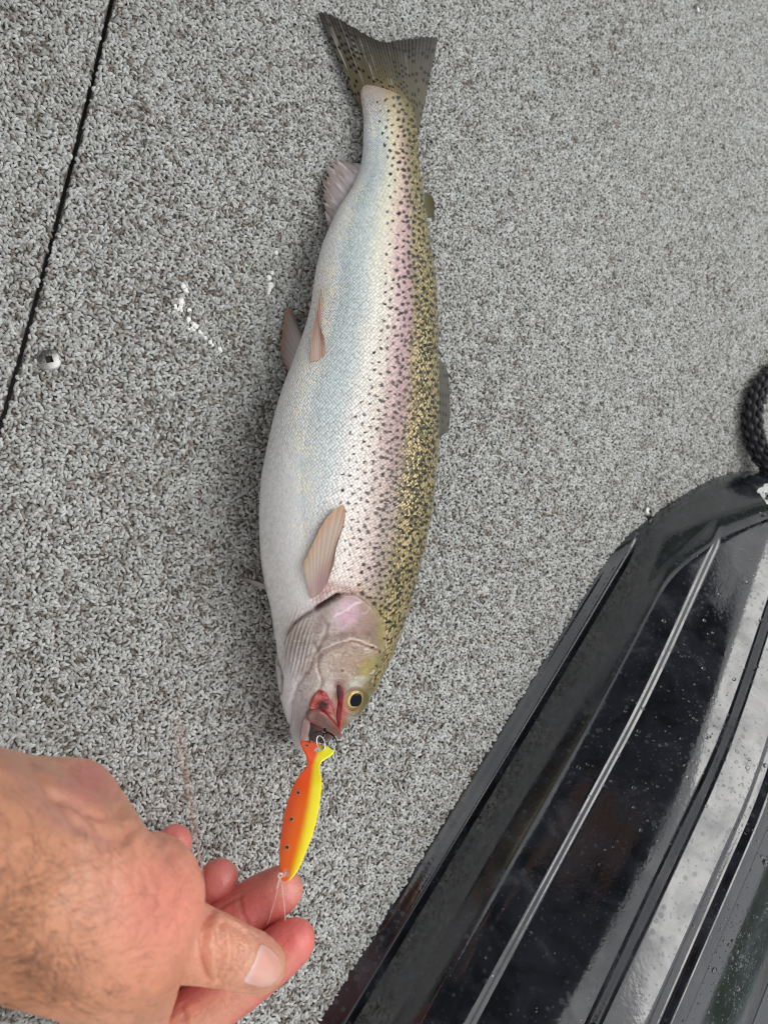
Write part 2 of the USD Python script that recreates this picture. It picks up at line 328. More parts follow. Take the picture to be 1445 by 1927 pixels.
PLASTIC = mat('black_wet_plastic', {
    'g': ('geometry', {}),
    'v1': ('voronoi_texture', {'scale': 260.0, 'feature': 'smooth_f1', 'smoothness': 0.25, 'randomness': 1.0}), 'v2': ('voronoi_texture', {'scale': 150.0, 'randomness': 1.0}), 'sp2': ('rgb_ramp', {'ramp': [(0.18, (1, 1, 1)), (0.30, (0, 0, 0))]}), 'gate': ('noise_texture', {'scale': 70.0, 'detail': 2.0}), 'gr_': ('rgb_ramp', {'ramp': [(0.48, (0, 0, 0)), (0.56, (1, 1, 1))]}), 'g2': ('mix', {'mix_type': 'multiply', 'fac': 1.0}), 'mx0': ('mix', {'mix_type': 'add', 'fac': 0.6}),
    'n1': ('noise_texture', {'scale': 38.0, 'detail': 5.0, 'roughness': 0.6, 'distortion': 0.6}), 'n2': ('noise_texture', {'scale': 400.0, 'detail': 3.0}),
    'spots': ('rgb_ramp', {'ramp': [(0.12, (1, 1, 1)), (0.24, (0, 0, 0))]}),
    'film': ('rgb_ramp', {'ramp': [(0.36, (0, 0, 0)), (0.7, (1, 1, 1))]}),
    'mx': ('mix', {'mix_type': 'add', 'fac': 0.5}),
    'colr': ('rgb_ramp', {'ramp': [(0.0, (0.0035, 0.0038, 0.0045)), (0.6, (0.010, 0.011, 0.014)), (1.0, (0.030, 0.033, 0.038))]}),
    'rgh': ('rgb_ramp', {'ramp': [(0.0, (0.045,) * 3), (1.0, (0.17,) * 3)]}),
    'b': ('bump', {'strength': 0.05, 'distance': 0.001}),
    'spc': ('rgb_ramp', {'ramp': [(0.0, (0.60,) * 3), (0.35, (0.50,) * 3), (1.0, (0.30,) * 3)]}), 'p': ('principled_bsdf', {'ior': 1.85})},
    [('g.position', 'v1.vector'), ('g.position', 'v2.vector'), ('g.position', 'n1.vector'), ('g.position', 'n2.vector'), ('v1.distance', 'spots.fac'), ('n1.fac', 'film.fac'),
     ('v2.distance', 'sp2.fac'), ('g.position', 'gate.vector'), ('gate.fac', 'gr_.fac'), ('sp2.color', 'g2.color1'), ('gr_.color', 'g2.color2'), ('film.color', 'mx0.color1'), ('g2.color', 'mx0.color2'), ('mx0.color', 'mx.color1'), ('spots.color', 'mx.color2'), ('mx.color', 'colr.fac'), ('mx.color', 'rgh.fac'), ('colr.color', 'p.base_color'), ('rgh.color', 'p.roughness'), ('mx.color', 'spc.fac'), ('spc.color', 'p.specular_ior_level'),
     ('n2.fac', 'b.height'), ('b.normal', 'p.normal')])
hull = thing('plastic_hull', 'glossy black ribbed plastic hull beaded with water, filling the lower right corner', 'plastic hull', hull_to_world(np.array(0.1), np.array(0.05), 0.0))
obj('shell', hm, PLASTIC, hull, smooth=True)
def hull_hit(u, v):
    """Point and normal of the hull under a pixel."""
    d = ray(u, v); lo, hi = 0.2, 1.6
    ts = np.linspace(0.25, 1.2, 1500); p = CAM + d * ts[:, None]
    q = p[:, :2] - HA; a, s = q @ h_ax, q @ h_s
    z, _ = hull_z(a, s); k = np.argmax(p[:, 2] < z)
    return p[k], a[k], s[k]
def hull_normal(a, s, e=0.0012):
    a, s = np.atleast_1d(a), np.atleast_1d(s)
    za = (hull_z(a + e, s)[0] - hull_z(a - e, s)[0]) / (2 * e); zs = (hull_z(a, s + e)[0] - hull_z(a, s - e)[0]) / (2 * e)
    n = np.stack([-za * h_ax[0] - zs * h_s[0], -za * h_ax[1] - zs * h_s[1], np.ones(len(a))], 1)
    return n / np.linalg.norm(n, axis=1, keepdims=True)
# water beads on the plastic
DROP = mat('water_bead', {'n': ('noise_texture', {'scale': 300.0}), 'p': ('principled_bsdf', {'base_color': (0.98, 0.99, 1.0), 'roughness': 0.0, 'ior': 1.33, 'transmission_weight': 1.0})})
dr = np.random.default_rng(31); dv, dfc, off = [], [], 0
ball = trimesh.creation.icosphere(2); 
cand_a, cand_s = dr.uniform(-0.25, 0.46, 11000), dr.uniform(0.014, 0.20, 11000)
dens = smoothstep(0.40, 0.62, fbm2(np.c_[cand_a, cand_s], 22.0, 40, 3)) * (0.25 + 0.75 * smoothstep(0.02, 0.09, cand_s))
ok = dr.random(11000) < dens * 0.55; cand_a, cand_s = cand_a[ok], cand_s[ok]
zc, dc = hull_z(cand_a, cand_s); nn = hull_normal(cand_a, cand_s)
for a, s, z, d, n in zip(cand_a, cand_s, zc, dc, nn):
    if d < 0.01: continue
    r = 0.00038 * math.exp(dr.normal(0, 0.5)) + 0.00018
    if dr.random() < 0.05: r *= 1.8
    t1 = np.cross(n, [0.3, 0.5, 0.1]); t1 /= np.linalg.norm(t1); t2 = np.cross(n, t1)
    dv.append((r * (0.55 if a > 0.43 else 1.0), r, hull_to_world(np.array(a), np.array(s), z), t1, t2, n, dr.uniform(0.85, 1.25)))
def bead(e, b): return e[2] + e[1] * (b[:, :1] * e[6] * e[3] + b[:, 1:2] * e[4] + (b[:, 2:] * 0.62 + 0.22) * e[5])
dv.sort(key=lambda e: -e[0]); ball1 = trimesh.creation.icosphere(1)
for e in dv[:160]: obj('water_droplet', trimesh.Trimesh(bead(e, ball.vertices), ball.faces, process=False), DROP, hull, smooth=True)
tag(obj('fine_droplets', trimesh.Trimesh(np.vstack([bead(e, ball1.vertices) for e in dv[160:]]), np.vstack([ball1.faces + k * len(ball1.vertices) for k in range(len(dv) - 160)]), process=False), DROP, hull, smooth=True), kind='stuff')
print('hull droplets', len(dv))
# white printed emblem at the hull's nose
EMB_W = mat('white_print', {'g': ('geometry', {}), 'n': ('noise_texture', {'scale': 700.0, 'detail': 3.0}), 'r': ('rgb_ramp', {'ramp': [(0.3, (0.68, 0.7, 0.7)), (0.6, (0.82, 0.83, 0.83))]}), 'p': ('principled_bsdf', {'roughness': 0.4})},
    [('g.position', 'n.vector'), ('n.fac', 'r.fac'), ('r.color', 'p.base_color')])
emb = [(1423.7, 925), (1427, 920), (1433, 917.6), (1435.5, 917.8), (1437, 913), (1440, 911.5), (1446, 910.5), (1456, 909), (1468, 912), (1476, 921), (1478, 934), (1470, 948), (1458, 955), (1448, 952), (1444, 950.5), (1440.5, 947), (1440, 943.5), (1436, 939.5), (1432, 934.5), (1429.5, 929), (1426, 928.5)]
hole1 = [(1436.5, 938.3), (1439.3, 936), (1439.5, 932), (1439.3, 927.5), (1441, 927.3), (1443.5, 928.5), (1447, 926.5), (1452, 929), (1454, 936), (1449, 940.5), (1444.5, 941.2), (1443, 943)]
hole2 = [(1434.2, 926.6), (1435.6, 925), (1437.2, 926.5), (1436.8, 930.5), (1435.4, 930)]
ep = Polygon(emb).difference(Polygon(hole1)).difference(Polygon(hole2).buffer(-0.4))
for c in ((1441.5, 931.6, 1.0), (1440.3, 935.6, 0.7), (1443.8, 929.9, 0.9), (1450, 931, 1.2)): ep = ep.union(Point(c[0], c[1]).buffer(c[2]))
emv, emf, off = [], [], 0
for g in getattr(ep, 'geoms', [ep]):
    mm = trimesh.creation.extrude_polygon(affinity.scale(g, 1, 1), 1.0, engine='earcut')
    mm = mm.subdivide_to_size(5.0)
    for v in mm.vertices:
        p, a, s = hull_hit(v[0], v[1]); emv.append(p + hull_normal(a, s)[0] * (0.00015 + 0.00035 * v[2]))
    emf.append(mm.faces + off); off += len(mm.vertices)
emm = trimesh.Trimesh(np.array(emv), np.vstack(emf), process=False)
obj('white_emblem', emm, EMB_W, hull, smooth=False)

# ------------------------------------------------------------------ braided rope
ROPE = mat('black_braid', {'g': ('geometry', {}), 'n': ('noise_texture', {'scale': 1500.0, 'detail': 3.0}), 'r': ('rgb_ramp', {'ramp': [(0.3, (0.006, 0.006, 0.008)), (0.7, (0.02, 0.021, 0.026))]}), 'b': ('bump', {'strength': 0.5, 'distance': 0.0005}),
    'p': ('principled_bsdf', {'roughness': 0.55})}, [('g.position', 'n.vector'), ('n.fac', 'r.fac'), ('n.fac', 'b.height'), ('r.color', 'p.base_color'), ('b.normal', 'p.normal')])
rope = thing('braided_rope', 'thick black braided rope curling onto the carpet at the right edge, above the hull nose', 'rope', on_z(1425, 800, 0))
rp = np.array([on_z(u, v, z) for u, v, z in [(1560, 660, .012), (1510, 672, .010), (1465, 697, .010), (1432, 730, .010), (1416, 772, .010), (1418, 816, .011), (1431, 852, .014), (1452, 880, .020), (1490, 915, .030)]])
rc = spline(rp, 320); tl = np.gradient(rc, axis=0); ll = np.r_[0, np.cumsum(np.linalg.norm(np.diff(rc, axis=0), axis=1))]; tl /= np.linalg.norm(tl, axis=1, keepdims=True)
fr_a = np.cross(tl, [0, 0, 1.0]); fr_a /= np.linalg.norm(fr_a, axis=1, keepdims=True); fr_b = np.cross(fr_a, tl)
obj('core', tube(rc, 0.0058, 12), ROPE, rope, smooth=True)
for k in range(10):
    th = 2 * np.pi * k / 10 + ll * 14; ph = 2 * np.pi * ll / 0.0105 + np.pi * (k % 2)
    rr = 0.0066 + 0.00115 * np.cos(ph)
    th2 = th + 0.07 * np.sin(ph)
    p = rc + rr[:, None] * (np.cos(th2)[:, None] * fr_a + np.sin(th2)[:, None] * fr_b)
    obj('strand', tube(p, 0.0021 * (0.75 + 0.25 * np.cos(ph)), 7), ROPE, rope, smooth=True)

# ------------------------------------------------------------------ screws
STEEL = mat('worn_steel', {'g': ('geometry', {}), 'n': ('noise_texture', {'scale': 900.0, 'detail': 4.0}), 'r': ('rgb_ramp', {'ramp': [(0.3, (0.26,) * 3), (0.7, (0.40,) * 3)]}), 'c': ('rgb_ramp', {'ramp': [(0.25, (0.17, 0.167, 0.163)), (0.7, (0.29, 0.286, 0.28))]}),
    'p': ('principled_bsdf', {'metallic': 1.0})}, [('g.position', 'n.vector'), ('n.fac', 'r.fac'), ('n.fac', 'c.fac'), ('c.color', 'p.base_color'), ('r.color', 'p.roughness')])
SOCK = mat('dark_socket', {'n': ('noise_texture', {'scale': 900.0}), 'r': ('rgb_ramp', {'ramp': [(0.3, (0.015, 0.013, 0.012)), (0.7, (0.035, 0.03, 0.027))]}), 'p': ('principled_bsdf', {'roughness': 0.7, 'specular_ior_level': 0.2})}, [('n.fac', 'r.fac'), ('r.color', 'p.base_color')])
def screw(u, v, label, rot, tilt=(0, 0), z0=0.0004, dome=0.0024, r=0.00555, sq=0.0027):
    prof_s = [(0.0, -0.004), (0.0022, -0.004), (0.0022, 0.0), (r * 0.96, 0.0), (r, 0.0003), (r * 0.985, 0.0007), (r * 0.9, 0.0007 + dome * 0.42), (r * 0.72, 0.0007 + dome * 0.72), (r * 0.45, 0.0007 + dome * 0.93), (r * 0.2, 0.0007 + dome), (0, 0.0007 + dome)]
    m = trimesh.creation.revolve(np.array(prof_s), sections=48)
    man = m3.Manifold(m3.Mesh(np.asarray(m.vertices, np.float32), np.asarray(m.faces, np.uint32)))
    box = m3.Manifold.cube([sq, sq, 0.004], True).rotate([0, 0, rot]).translate([0, 0, 0.0007 + dome + 0.0002])
    c = on_z(u, v, 0.001)
    head = (man - box).rotate([tilt[0], tilt[1], 0]).translate([float(c[0]), float(c[1]), z0])
    t = thing('deck_screw', label, 'screw', (c[0], c[1], 0), group='screws in the carpeted deck')
    obj('head', head, STEEL, t, smooth=35)
    ins = m3.Manifold.cube([sq * 0.96, sq * 0.96, 0.0002], True).rotate([0, 0, rot]).translate([0, 0, 0.0007 + dome - 0.0016]).rotate([tilt[0], tilt[1], 0]).translate([float(c[0]), float(c[1]), z0])
    obj('square_socket', ins, SOCK, t, smooth=False)
screw(92, 677, 'large looking round steel screw with square socket beside the carpet seam on the left', 20, dome=0.0013, r=0.0067, sq=0.0036)
screw(1218, 963, 'domed steel screw half tucked against the black hull rim', 35, (0, 8))
screw(1312, 17, 'bright domed steel screw in pale carpet near the top right corner', 40, (-6, 14))
#@@HULL_END

# ------------------------------------------------------------------ rainbow trout
OUT = np.array([  # pixel row, belly edge, back edge, half thickness (mm)
    [176, 684, 773, 5.0], [191, 678, 779, 6.5], [239, 684, 786, 9.5], [287, 683, 789, 12], [334, 677, 795, 14.5], [382, 660, 802, 17], [430, 634, 811, 19.5], [460, 621, 816.5, 21], [495, 606, 821, 22.5],
    [551, 592, 824, 25], [606, 584, 825, 27], [661, 570, 826, 28.5], [717, 552, 827, 30], [772, 532, 826, 31.5], [828, 514, 823, 32.5], [883, 501, 819, 33], [940, 490, 812, 33.5], [996, 487, 803, 33.5],
    [1054, 490, 792, 33], [1112, 500, 779, 31.5], [1156, 509, 765, 30], [1200, 514, 747, 28], [1243, 516, 726, 26], [1287, 519, 704, 23.5], [1316, 525, 689, 21.5], [1345, 534, 671, 19], [1368, 544, 655, 16.0], [1386, 553, 643, 12.0], [1396, 562, 634, 7.5]], float)
oi = [PchipInterpolator(OUT[:, 0], OUT[:, k]) for k in (1, 2, 3)]
rows = np.r_[np.linspace(176, 1180, 560), np.linspace(1181.2, 1396, 300)]
Lp, Rp, bt_ = oi[0](rows), oi[1](rows), oi[2](rows) / 1000
NR = 300
phi = np.r_[np.linspace(-0.25 * np.pi, 1.25 * np.pi, 250), np.linspace(1.25 * np.pi, 1.75 * np.pi, NR - 250 + 2)[1:-1]]   # dense where it can be seen
zc_ = bt_ * 0.97 + 0.0016 + np.interp(rows, [176, 300, 1250, 1396], [0.003, 0.0, 0.0, 0.008])
cL, cR = on_z(Lp, rows, 0), on_z(Rp, rows, 0)
def mid(u, v, z):
    d = ray(u, v); return CAM + d * ((z - HC) / d[:, 2])[:, None]
Lw, Rw = mid(Lp, rows, zc_), mid(Rp, rows, zc_)
cen = (Lw + Rw) / 2
ax_f = np.gradient(CubicSpline(rows, cen)(rows), axis=0); ax_f[:, 2] = 0
kk = np.ones(61) / 61
ax_f = np.stack([np.convolve(np.pad(ax_f[:, i] / np.linalg.norm(ax_f, axis=1), 30, 'edge'), kk, 'valid') for i in range(3)], 1)
ax_f /= np.linalg.norm(ax_f, axis=1, keepdims=True)
e1 = np.cross([0, 0, 1.0], ax_f); e1 *= np.sign(np.einsum('ij,ij->i', e1, Rw - Lw))[:, None]     # towards the back
half = np.linalg.norm(Rw - Lw, axis=1) / 2
def section(cen, half):
    c, s = np.cos(phi), np.sin(phi)
    ex = np.sign(c) * np.abs(c) ** 0.93; ez = np.sign(s) * np.abs(s) ** 1.0
    ez = np.where(s < 0, ez * 0.94, ez)
    p = cen[:, None, :] + half[:, None, None] * ex[None, :, None] * e1[:, None, :]
    p[..., 2] = zc_[:, None] + bt_[:, None] * ez[None, :]
    return p
for it in range(14):
    P = section(cen, half); q = project(P)
    uL, uR = q[..., 0].min(1), q[..., 0].max(1)
    iL, iR = q[..., 0].argmin(1), q[..., 0].argmax(1)
    vm = (q[np.arange(len(rows)), iL, 1] + q[np.arange(len(rows)), iR, 1]) / 2
    sc = 2 * half / np.maximum(uR - uL, 1)
    cen = cen + e1 * (((Lp + Rp) - (uL + uR)) / 2 * sc)[:, None] + ax_f * ((rows - vm) * sc * 0.9)[:, None]
    half = half * (Rp - Lp) / np.maximum(uR - uL, 1)
print('fish half depth', (half[::80] * 1000).round(1), 'fit', np.abs(uL - Lp).max(), np.abs(uR - Rp).max())
P = section(cen, half)
# closed ends
P[0] = P[0].mean(0) * 0.999 + P[0] * 0.001; 
for k_, f_ in ((-1, 0.55), (-2, 0.78), (-3, 0.9), (-4, 0.96)):
    P[k_] = P[k_].mean(0) * (1 - f_) + P[k_] * f_
P[-1] = P[-1].mean(0) * 0.999 + P[-1] * 0.001
pix = project(P); pxy = pix.reshape(-1, 2)
wv = ((pix[..., 0] - Lp[:, None]) / (Rp - Lp)[:, None]).clip(0, 1).ravel()
vv = np.repeat(rows, NR); PH = np.tile(phi, len(rows)); top_ = (np.sin(PH) > -0.75)
# relief: gill cover, cheek plate, jaw and gill slit pressed into the surface
gill_edge = np.array([(541, 1196), (553, 1176), (575, 1158), (596, 1146), (625, 1128), (648, 1116), (668, 1118), (688, 1130), (704, 1146), (716, 1165), (724, 1185), (727, 1205), (722, 1228)], float)
cheek = np.array([(592, 1240), (606, 1222), (624, 1214), (644, 1208), (660, 1203), (676, 1206), (690, 1212), (704, 1218)], float)
cheek2 = np.array([(590, 1212), (601, 1232), (597, 1256), (606, 1282), (600, 1302)], float)
op_lo = np.array([(592, 1128), (606, 1158), (616, 1176), (612, 1196), (598, 1222), (582, 1258), (558, 1290), (546, 1330), (543, 1366)], float)
slit = np.array([(594, 1146), (606, 1138), (618, 1131), (630, 1123), (636, 1120)], float)
jawline = np.array([(515, 1205), (519, 1240), (530, 1275), (527, 1305)], float)
dz = np.zeros(len(pxy))
gpoly = Polygon(np.vstack([gill_edge, [(716, 1250), (690, 1290), (640, 1300), (590, 1310), (556, 1290), (538, 1235)]]))
ins_ = contains_xy(gpoly, pxy[:, 0], pxy[:, 1]); dg = poly_dist(pxy, gill_edge)
dz += np.where(ins_, 1.0, 0.0) * 0.0016 * smoothstep(0, 4, dg) * np.exp(-(dg / 45) ** 2)
dz -= np.where(~ins_, 0.0011 * np.exp(-(dg / 6.0) ** 2), 0)
dz += 0.0006 * np.exp(-(poly_dist(pxy, cheek) / 3.5) ** 2) - 0.0007 * np.exp(-(poly_dist(pxy, cheek + [2, 5]) / 4.5) ** 2)
dz -= 0.0010 * np.exp(-(poly_dist(pxy, op_lo[2:]) / 4.0) ** 2)
dz -= 0.0007 * np.exp(-(poly_dist(pxy, cheek2) / 3.5) ** 2)
dz -= 0.0034 * np.exp(-(poly_dist(pxy, slit) / 3.2) ** 2)
dz -= 0.0012 * np.exp(-(poly_dist(pxy, jawline) / 2.4) ** 2)
rayw = np.exp(-(((pxy[:, 0] - 562) / 26) ** 2 + ((pxy[:, 1] - 1210) / 52) ** 2) ** 1.5)          # gill rays under the cheek
rphase = (pxy[:, 0] - 562 + 0.33 * (pxy[:, 1] - 1210)) / 7.2 + 0.4 * np.sin(pxy[:, 1] / 30)
dz += 0.0006 * rayw * np.sin(2 * np.pi * rphase)
eye_c = np.array([667.0, 1318.0])
de = np.linalg.norm((pxy - eye_c) / [1.0, 1.08], axis=1)
dz += 0.0010 * np.exp(-((de - 25) / 5) ** 2) - 0.0012 * np.exp(-(de / 18) ** 4)
headn = smoothstep(1120, 1200, vv)
dz += headn * 0.0009 * (fbm2(pxy, 0.05, 3, 4) - 0.5) * 1.4
dz += 0.0010 * np.exp(-(((wv - 0.66) / 0.012) ** 2)) * 0.25 * (1 - headn)
dz = np.where(top_, dz, 0)
mesh0 = trimesh.Trimesh(P.reshape(-1, 3), grid_faces(len(rows), NR, True), process=False)
Nf = mesh0.vertex_normals.copy()
outward = P - cen[:, None, :]; outward[..., 2] = P[..., 2] - zc_[:, None]
flip = np.einsum('ij,ij->i', Nf, outward.reshape(-1, 3)).mean() < 0
if flip: mesh0.faces = mesh0.faces[:, ::-1]; Nf = -Nf
FV = P.reshape(-1, 3) + Nf * dz[:, None]
# colours of the skin, laid out along (v) and across (w) the flank
stops_v = [186, 262, 450, 600, 800, 950, 1080, 1160]
def C(*a): return lin(*a)
bands = {  # w: colours for each stop
    0.00: [C(166, 138, 122), C(196, 196, 208), C(206, 203, 208), C(208, 205, 206), C(206, 207, 208), C(206, 207, 207), C(208, 208, 206), C(206, 206, 203)],
    0.12: [C(158, 132, 112), C(184, 196, 206), C(200, 207, 209), C(206, 206, 203), C(204, 207, 209), C(204, 206, 207), C(207, 207, 206), C(206, 206, 204)],
    0.26: [C(160, 134, 112), C(176, 194, 200), C(166, 190, 197), C(168, 189, 196), C(180, 198, 204), C(196, 204, 207), C(204, 206, 206), C(202, 202, 201)],
    0.36: [C(150, 128, 102), C(188, 196, 186), C(178, 196, 198), C(178, 194, 197), C(178, 196, 200), C(192, 202, 204), C(206, 206, 203), C(204, 202, 200)],
    0.50: [C(146, 124, 94), C(194, 190, 160), C(202, 201, 184), C(206, 204, 194), C(206, 202, 196), C(212, 206, 200), C(212, 202, 196), C(198, 186, 176)],
    0.60: [C(152, 142, 106), C(196, 178, 146), C(208, 192, 176), C(208, 196, 184), C(200, 188, 176), C(208, 196, 190), C(208, 190, 182), C(186, 166, 150)],
    0.68: [C(150, 138, 104), C(190, 162, 138), C(204, 168, 166), C(200, 168, 168), C(180, 150, 146), C(186, 168, 158), C(190, 166, 160), C(160, 146, 118)],
    0.76: [C(140, 130, 92), C(160, 146, 110), C(190, 158, 152), C(188, 150, 154), C(172, 138, 136), C(172, 148, 140), C(160, 142, 122), C(146, 132, 92)],
    0.83: [C(130, 120, 82), C(128, 120, 80), C(138, 126, 92), C(134, 122, 90), C(134, 118, 90), C(130, 116, 86), C(126, 114, 76), C(128, 114, 68)],
    0.90: [C(120, 110, 74), C(112, 104, 66), C(108, 104, 66), C(104, 100, 64), C(106, 100, 62), C(104, 96, 58), C(108, 98, 58), C(112, 100, 56)],
    1.00: [C(112, 102, 66), C(102, 96, 58), C(100, 94, 56), C(96, 90, 54), C(96, 88, 52), C(94, 86, 48), C(96, 86, 46), C(98, 88, 48)]}
ks = sorted(bands); grid = np.array([bands[k] for k in ks])
gm_ = grid.mean(2, keepdims=True); grid = gm_ + (grid - gm_) * np.where(np.array(ks)[:, None, None] > 0.8, 0.95, np.where(np.array(ks)[:, None, None] < 0.4, 0.55, 0.82))
grid *= np.interp(np.array(ks), [0, 0.2, 0.36, 0.5, 0.6, 0.7, 0.8, 1.0], [1.06, 1.06, 1.12, 1.22, 1.14, 0.98, 0.84, 0.8])[:, None, None]                       # (w, v, rgb)
wob = wv + 0.022 * (fbm2(pxy, 0.35, 14, 2) - 0.5) * 2 + 0.045 * (fbm2(np.c_[vv, wv * 300], 0.012, 12, 3) - 0.5) * 2
along = np.stack([[np.interp(vv, stops_v, grid[k, :, c]) for c in range(3)] for k in range(len(ks))])   # (w, 3, n)
wi = np.clip(np.searchsorted(ks, np.clip(wob, 0, 1), 'right') - 1, 0, len(ks) - 2); ka = np.array(ks)
t = ((np.clip(wob, 0, 1) - ka[wi]) / (ka[wi + 1] - ka[wi])); t = t * t * (3 - 2 * t)
idx = np.arange(len(vv)); col = along[wi, :, idx] * (1 - t)[:, None] + along[wi + 1, :, idx] * t[:, None]
ll_ = np.exp(-((wv - 0.70 - 0.012 * np.sin(vv / 60)) / 0.007) ** 2) * (np.sin(vv * 1.15) > -0.25) * smoothstep(230, 300, vv); col = mixc2(col, C(214, 190, 186), 0.45 * ll_)
# grey breath on the belly skin
col *= (1 - 0.14 * (np.exp(-((wv - 0.06) / 0.13) ** 2) * smoothstep(780, 900, vv) * smoothstep(0.42, 0.6, fbm2(pxy, 0.22, 6, 3))))[:, None]
# head colours
wh = smoothstep(-6, 8, np.where(ins_, dg, -dg))
hd = np.where(ins_, smoothstep(0, 6, dg), 0); hd = np.maximum(hd, smoothstep(1235, 1290, vv))
base_h = 0.80 * np.stack([np.interp(wv, [0, 0.1, 0.25, 0.42, 0.6, 0.78, 0.9, 1.0], [c[k] for c in (C(204, 202, 200), C(206, 204, 203), C(196, 190, 188), C(178, 168, 160), C(170, 148, 136), C(150, 130, 104), C(128, 118, 74), C(104, 98, 60))]) for k in range(3)], 1)
col = col * (1 - hd[:, None]) + base_h * hd[:, None]
pwarp = pxy + np.c_[fbm2(pxy, 0.06, 31, 4) - 0.5, fbm2(pxy, 0.06, 32, 4) - 0.5] * 11
def B(*a, **k):
    global col
    col = blob(col, pwarp, *a, **k)
def S(line, w, rgb, a):
    global col
    col = stroke(col, pwarp, line, w * 1.15, rgb, a * 0.85)
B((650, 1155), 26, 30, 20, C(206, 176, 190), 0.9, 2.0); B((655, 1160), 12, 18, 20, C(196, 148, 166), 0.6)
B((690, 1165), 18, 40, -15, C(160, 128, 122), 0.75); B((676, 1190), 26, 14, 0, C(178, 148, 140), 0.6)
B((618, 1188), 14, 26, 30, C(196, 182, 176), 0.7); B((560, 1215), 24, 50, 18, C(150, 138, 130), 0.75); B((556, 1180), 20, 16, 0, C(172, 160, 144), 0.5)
B((548, 1300), 20, 78, 14, C(212, 211, 212), 0.95, 2.0); B((536, 1330), 12, 60, 10, C(208, 207, 208), 0.8)
B((562, 1345), 9, 46, 8, C(150, 140, 138), 0.7); B((570, 1300), 12, 30, 10, C(160, 148, 144), 0.6)
B((612, 1292), 22, 16, -10, C(198, 190, 182), 0.8); B((640, 1236), 46, 16, -14, C(184, 160, 146), 0.7); B((660, 1252), 36, 16, -20, C(166, 138, 118), 0.7)
B((610, 1262), 20, 26, 10, C(176, 164, 156), 0.7); B((690, 1256), 12, 26, 25, C(150, 138, 62), 0.75); B((700, 1140), 10, 30, -30, C(146, 136, 70), 0.6); B((716, 1180), 9, 30, -5, C(138, 128, 58), 0.85)
B((672, 1283), 24, 10, -14, C(176, 174, 166), 0.5, 2.0); B((664, 1352), 20, 9, 30, C(176, 168, 164), 0.75, 1.6)
B((622, 1104), 40, 9, 18, C(188, 148, 144), 0.7); B((608, 1120), 28, 8, -45, C(186, 146, 142), 0.85); B((668, 1112), 40, 7, 20, C(180, 150, 138), 0.7)
hs_ = np.random.default_rng(303)
for k in range(34):
    c0 = np.array([hs_.uniform(560, 706), hs_.uniform(1150, 1300)]); a0 = hs_.normal(-0.5, 0.5); L0 = hs_.uniform(6, 22); dv_ = np.array([math.cos(a0), math.sin(a0)])
    if contains_xy(gpoly, *c0): S([c0, c0 + dv_ * L0 * 0.5 + hs_.normal(0, 2, 2), c0 + dv_ * L0], hs_.uniform(0.8, 1.8), C(216, 204, 200) if k % 2 else C(96, 72, 66), hs_.uniform(0.25, 0.55))
B((648, 1196), 50, 7, -10, C(120, 92, 84), 0.5); B((700, 1196), 14, 30, 0, C(116, 96, 70), 0.6); B((600, 1170), 10, 30, 20, C(126, 100, 94), 0.55); B((574, 1262), 16, 22, 20, C(126, 108, 100), 0.6)
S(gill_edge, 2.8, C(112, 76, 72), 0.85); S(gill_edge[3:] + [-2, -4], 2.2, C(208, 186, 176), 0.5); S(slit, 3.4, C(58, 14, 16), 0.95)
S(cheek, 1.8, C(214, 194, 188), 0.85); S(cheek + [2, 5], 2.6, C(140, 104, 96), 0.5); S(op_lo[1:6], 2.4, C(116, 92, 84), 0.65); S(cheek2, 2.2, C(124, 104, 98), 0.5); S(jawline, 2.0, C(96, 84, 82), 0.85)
fl1 = smoothstep(0.56, 0.68, fbm2(pxy, 0.30, 41, 3)) * np.clip(rayw + np.exp(-(((pxy[:, 0] - 630) / 60) ** 2 + ((pxy[:, 1] - 1265) / 45) ** 2)), 0, 1) * headn; col = mixc2(col, C(222, 208, 186), 0.45 * fl1)
fl2 = smoothstep(0.55, 0.68, fbm2(pxy, 0.22, 42, 4)) * np.clip(np.exp(-(((pxy[:, 0] - 575) / 34) ** 2 + ((pxy[:, 1] - 1285) / 70) ** 2)) + np.exp(-(((pxy[:, 0] - 660) / 46) ** 2 + ((pxy[:, 1] - 1200) / 70) ** 2)), 0, 1) * headn; col = mixc2(col, C(98, 78, 70), 0.5 * fl2)
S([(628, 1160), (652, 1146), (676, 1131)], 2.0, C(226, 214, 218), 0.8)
S([(540, 1235), (560, 1290), (553, 1360)], 2.0, C(150, 140, 140), 0.4); S([(548, 1355), (551, 1320)], 1.6, C(126, 126, 140), 0.7)
col *= (1 - 0.16 * rayw * (0.5 - 0.5 * np.sin(2 * np.pi * rphase)))[:, None]
col *= (1 + headn * (0.34 * (fbm2(pxy, 0.12, 17, 4) - 0.5) * 2 + 0.26 * (fbm2(pxy, 0.035, 18, 3) - 0.5) * 2) * smoothstep(0.16, 0.36, wv))[:, None]
B((668, 1345), 20, 10, 40, C(112, 96, 80), 0.6); B((652, 1374), 14, 14, 0, C(104, 88, 78), 0.7); B((690, 1300), 8, 22, 20, C(96, 86, 56), 0.6); B((644, 1322), 5, 30, 5, C(110, 84, 76), 0.6)
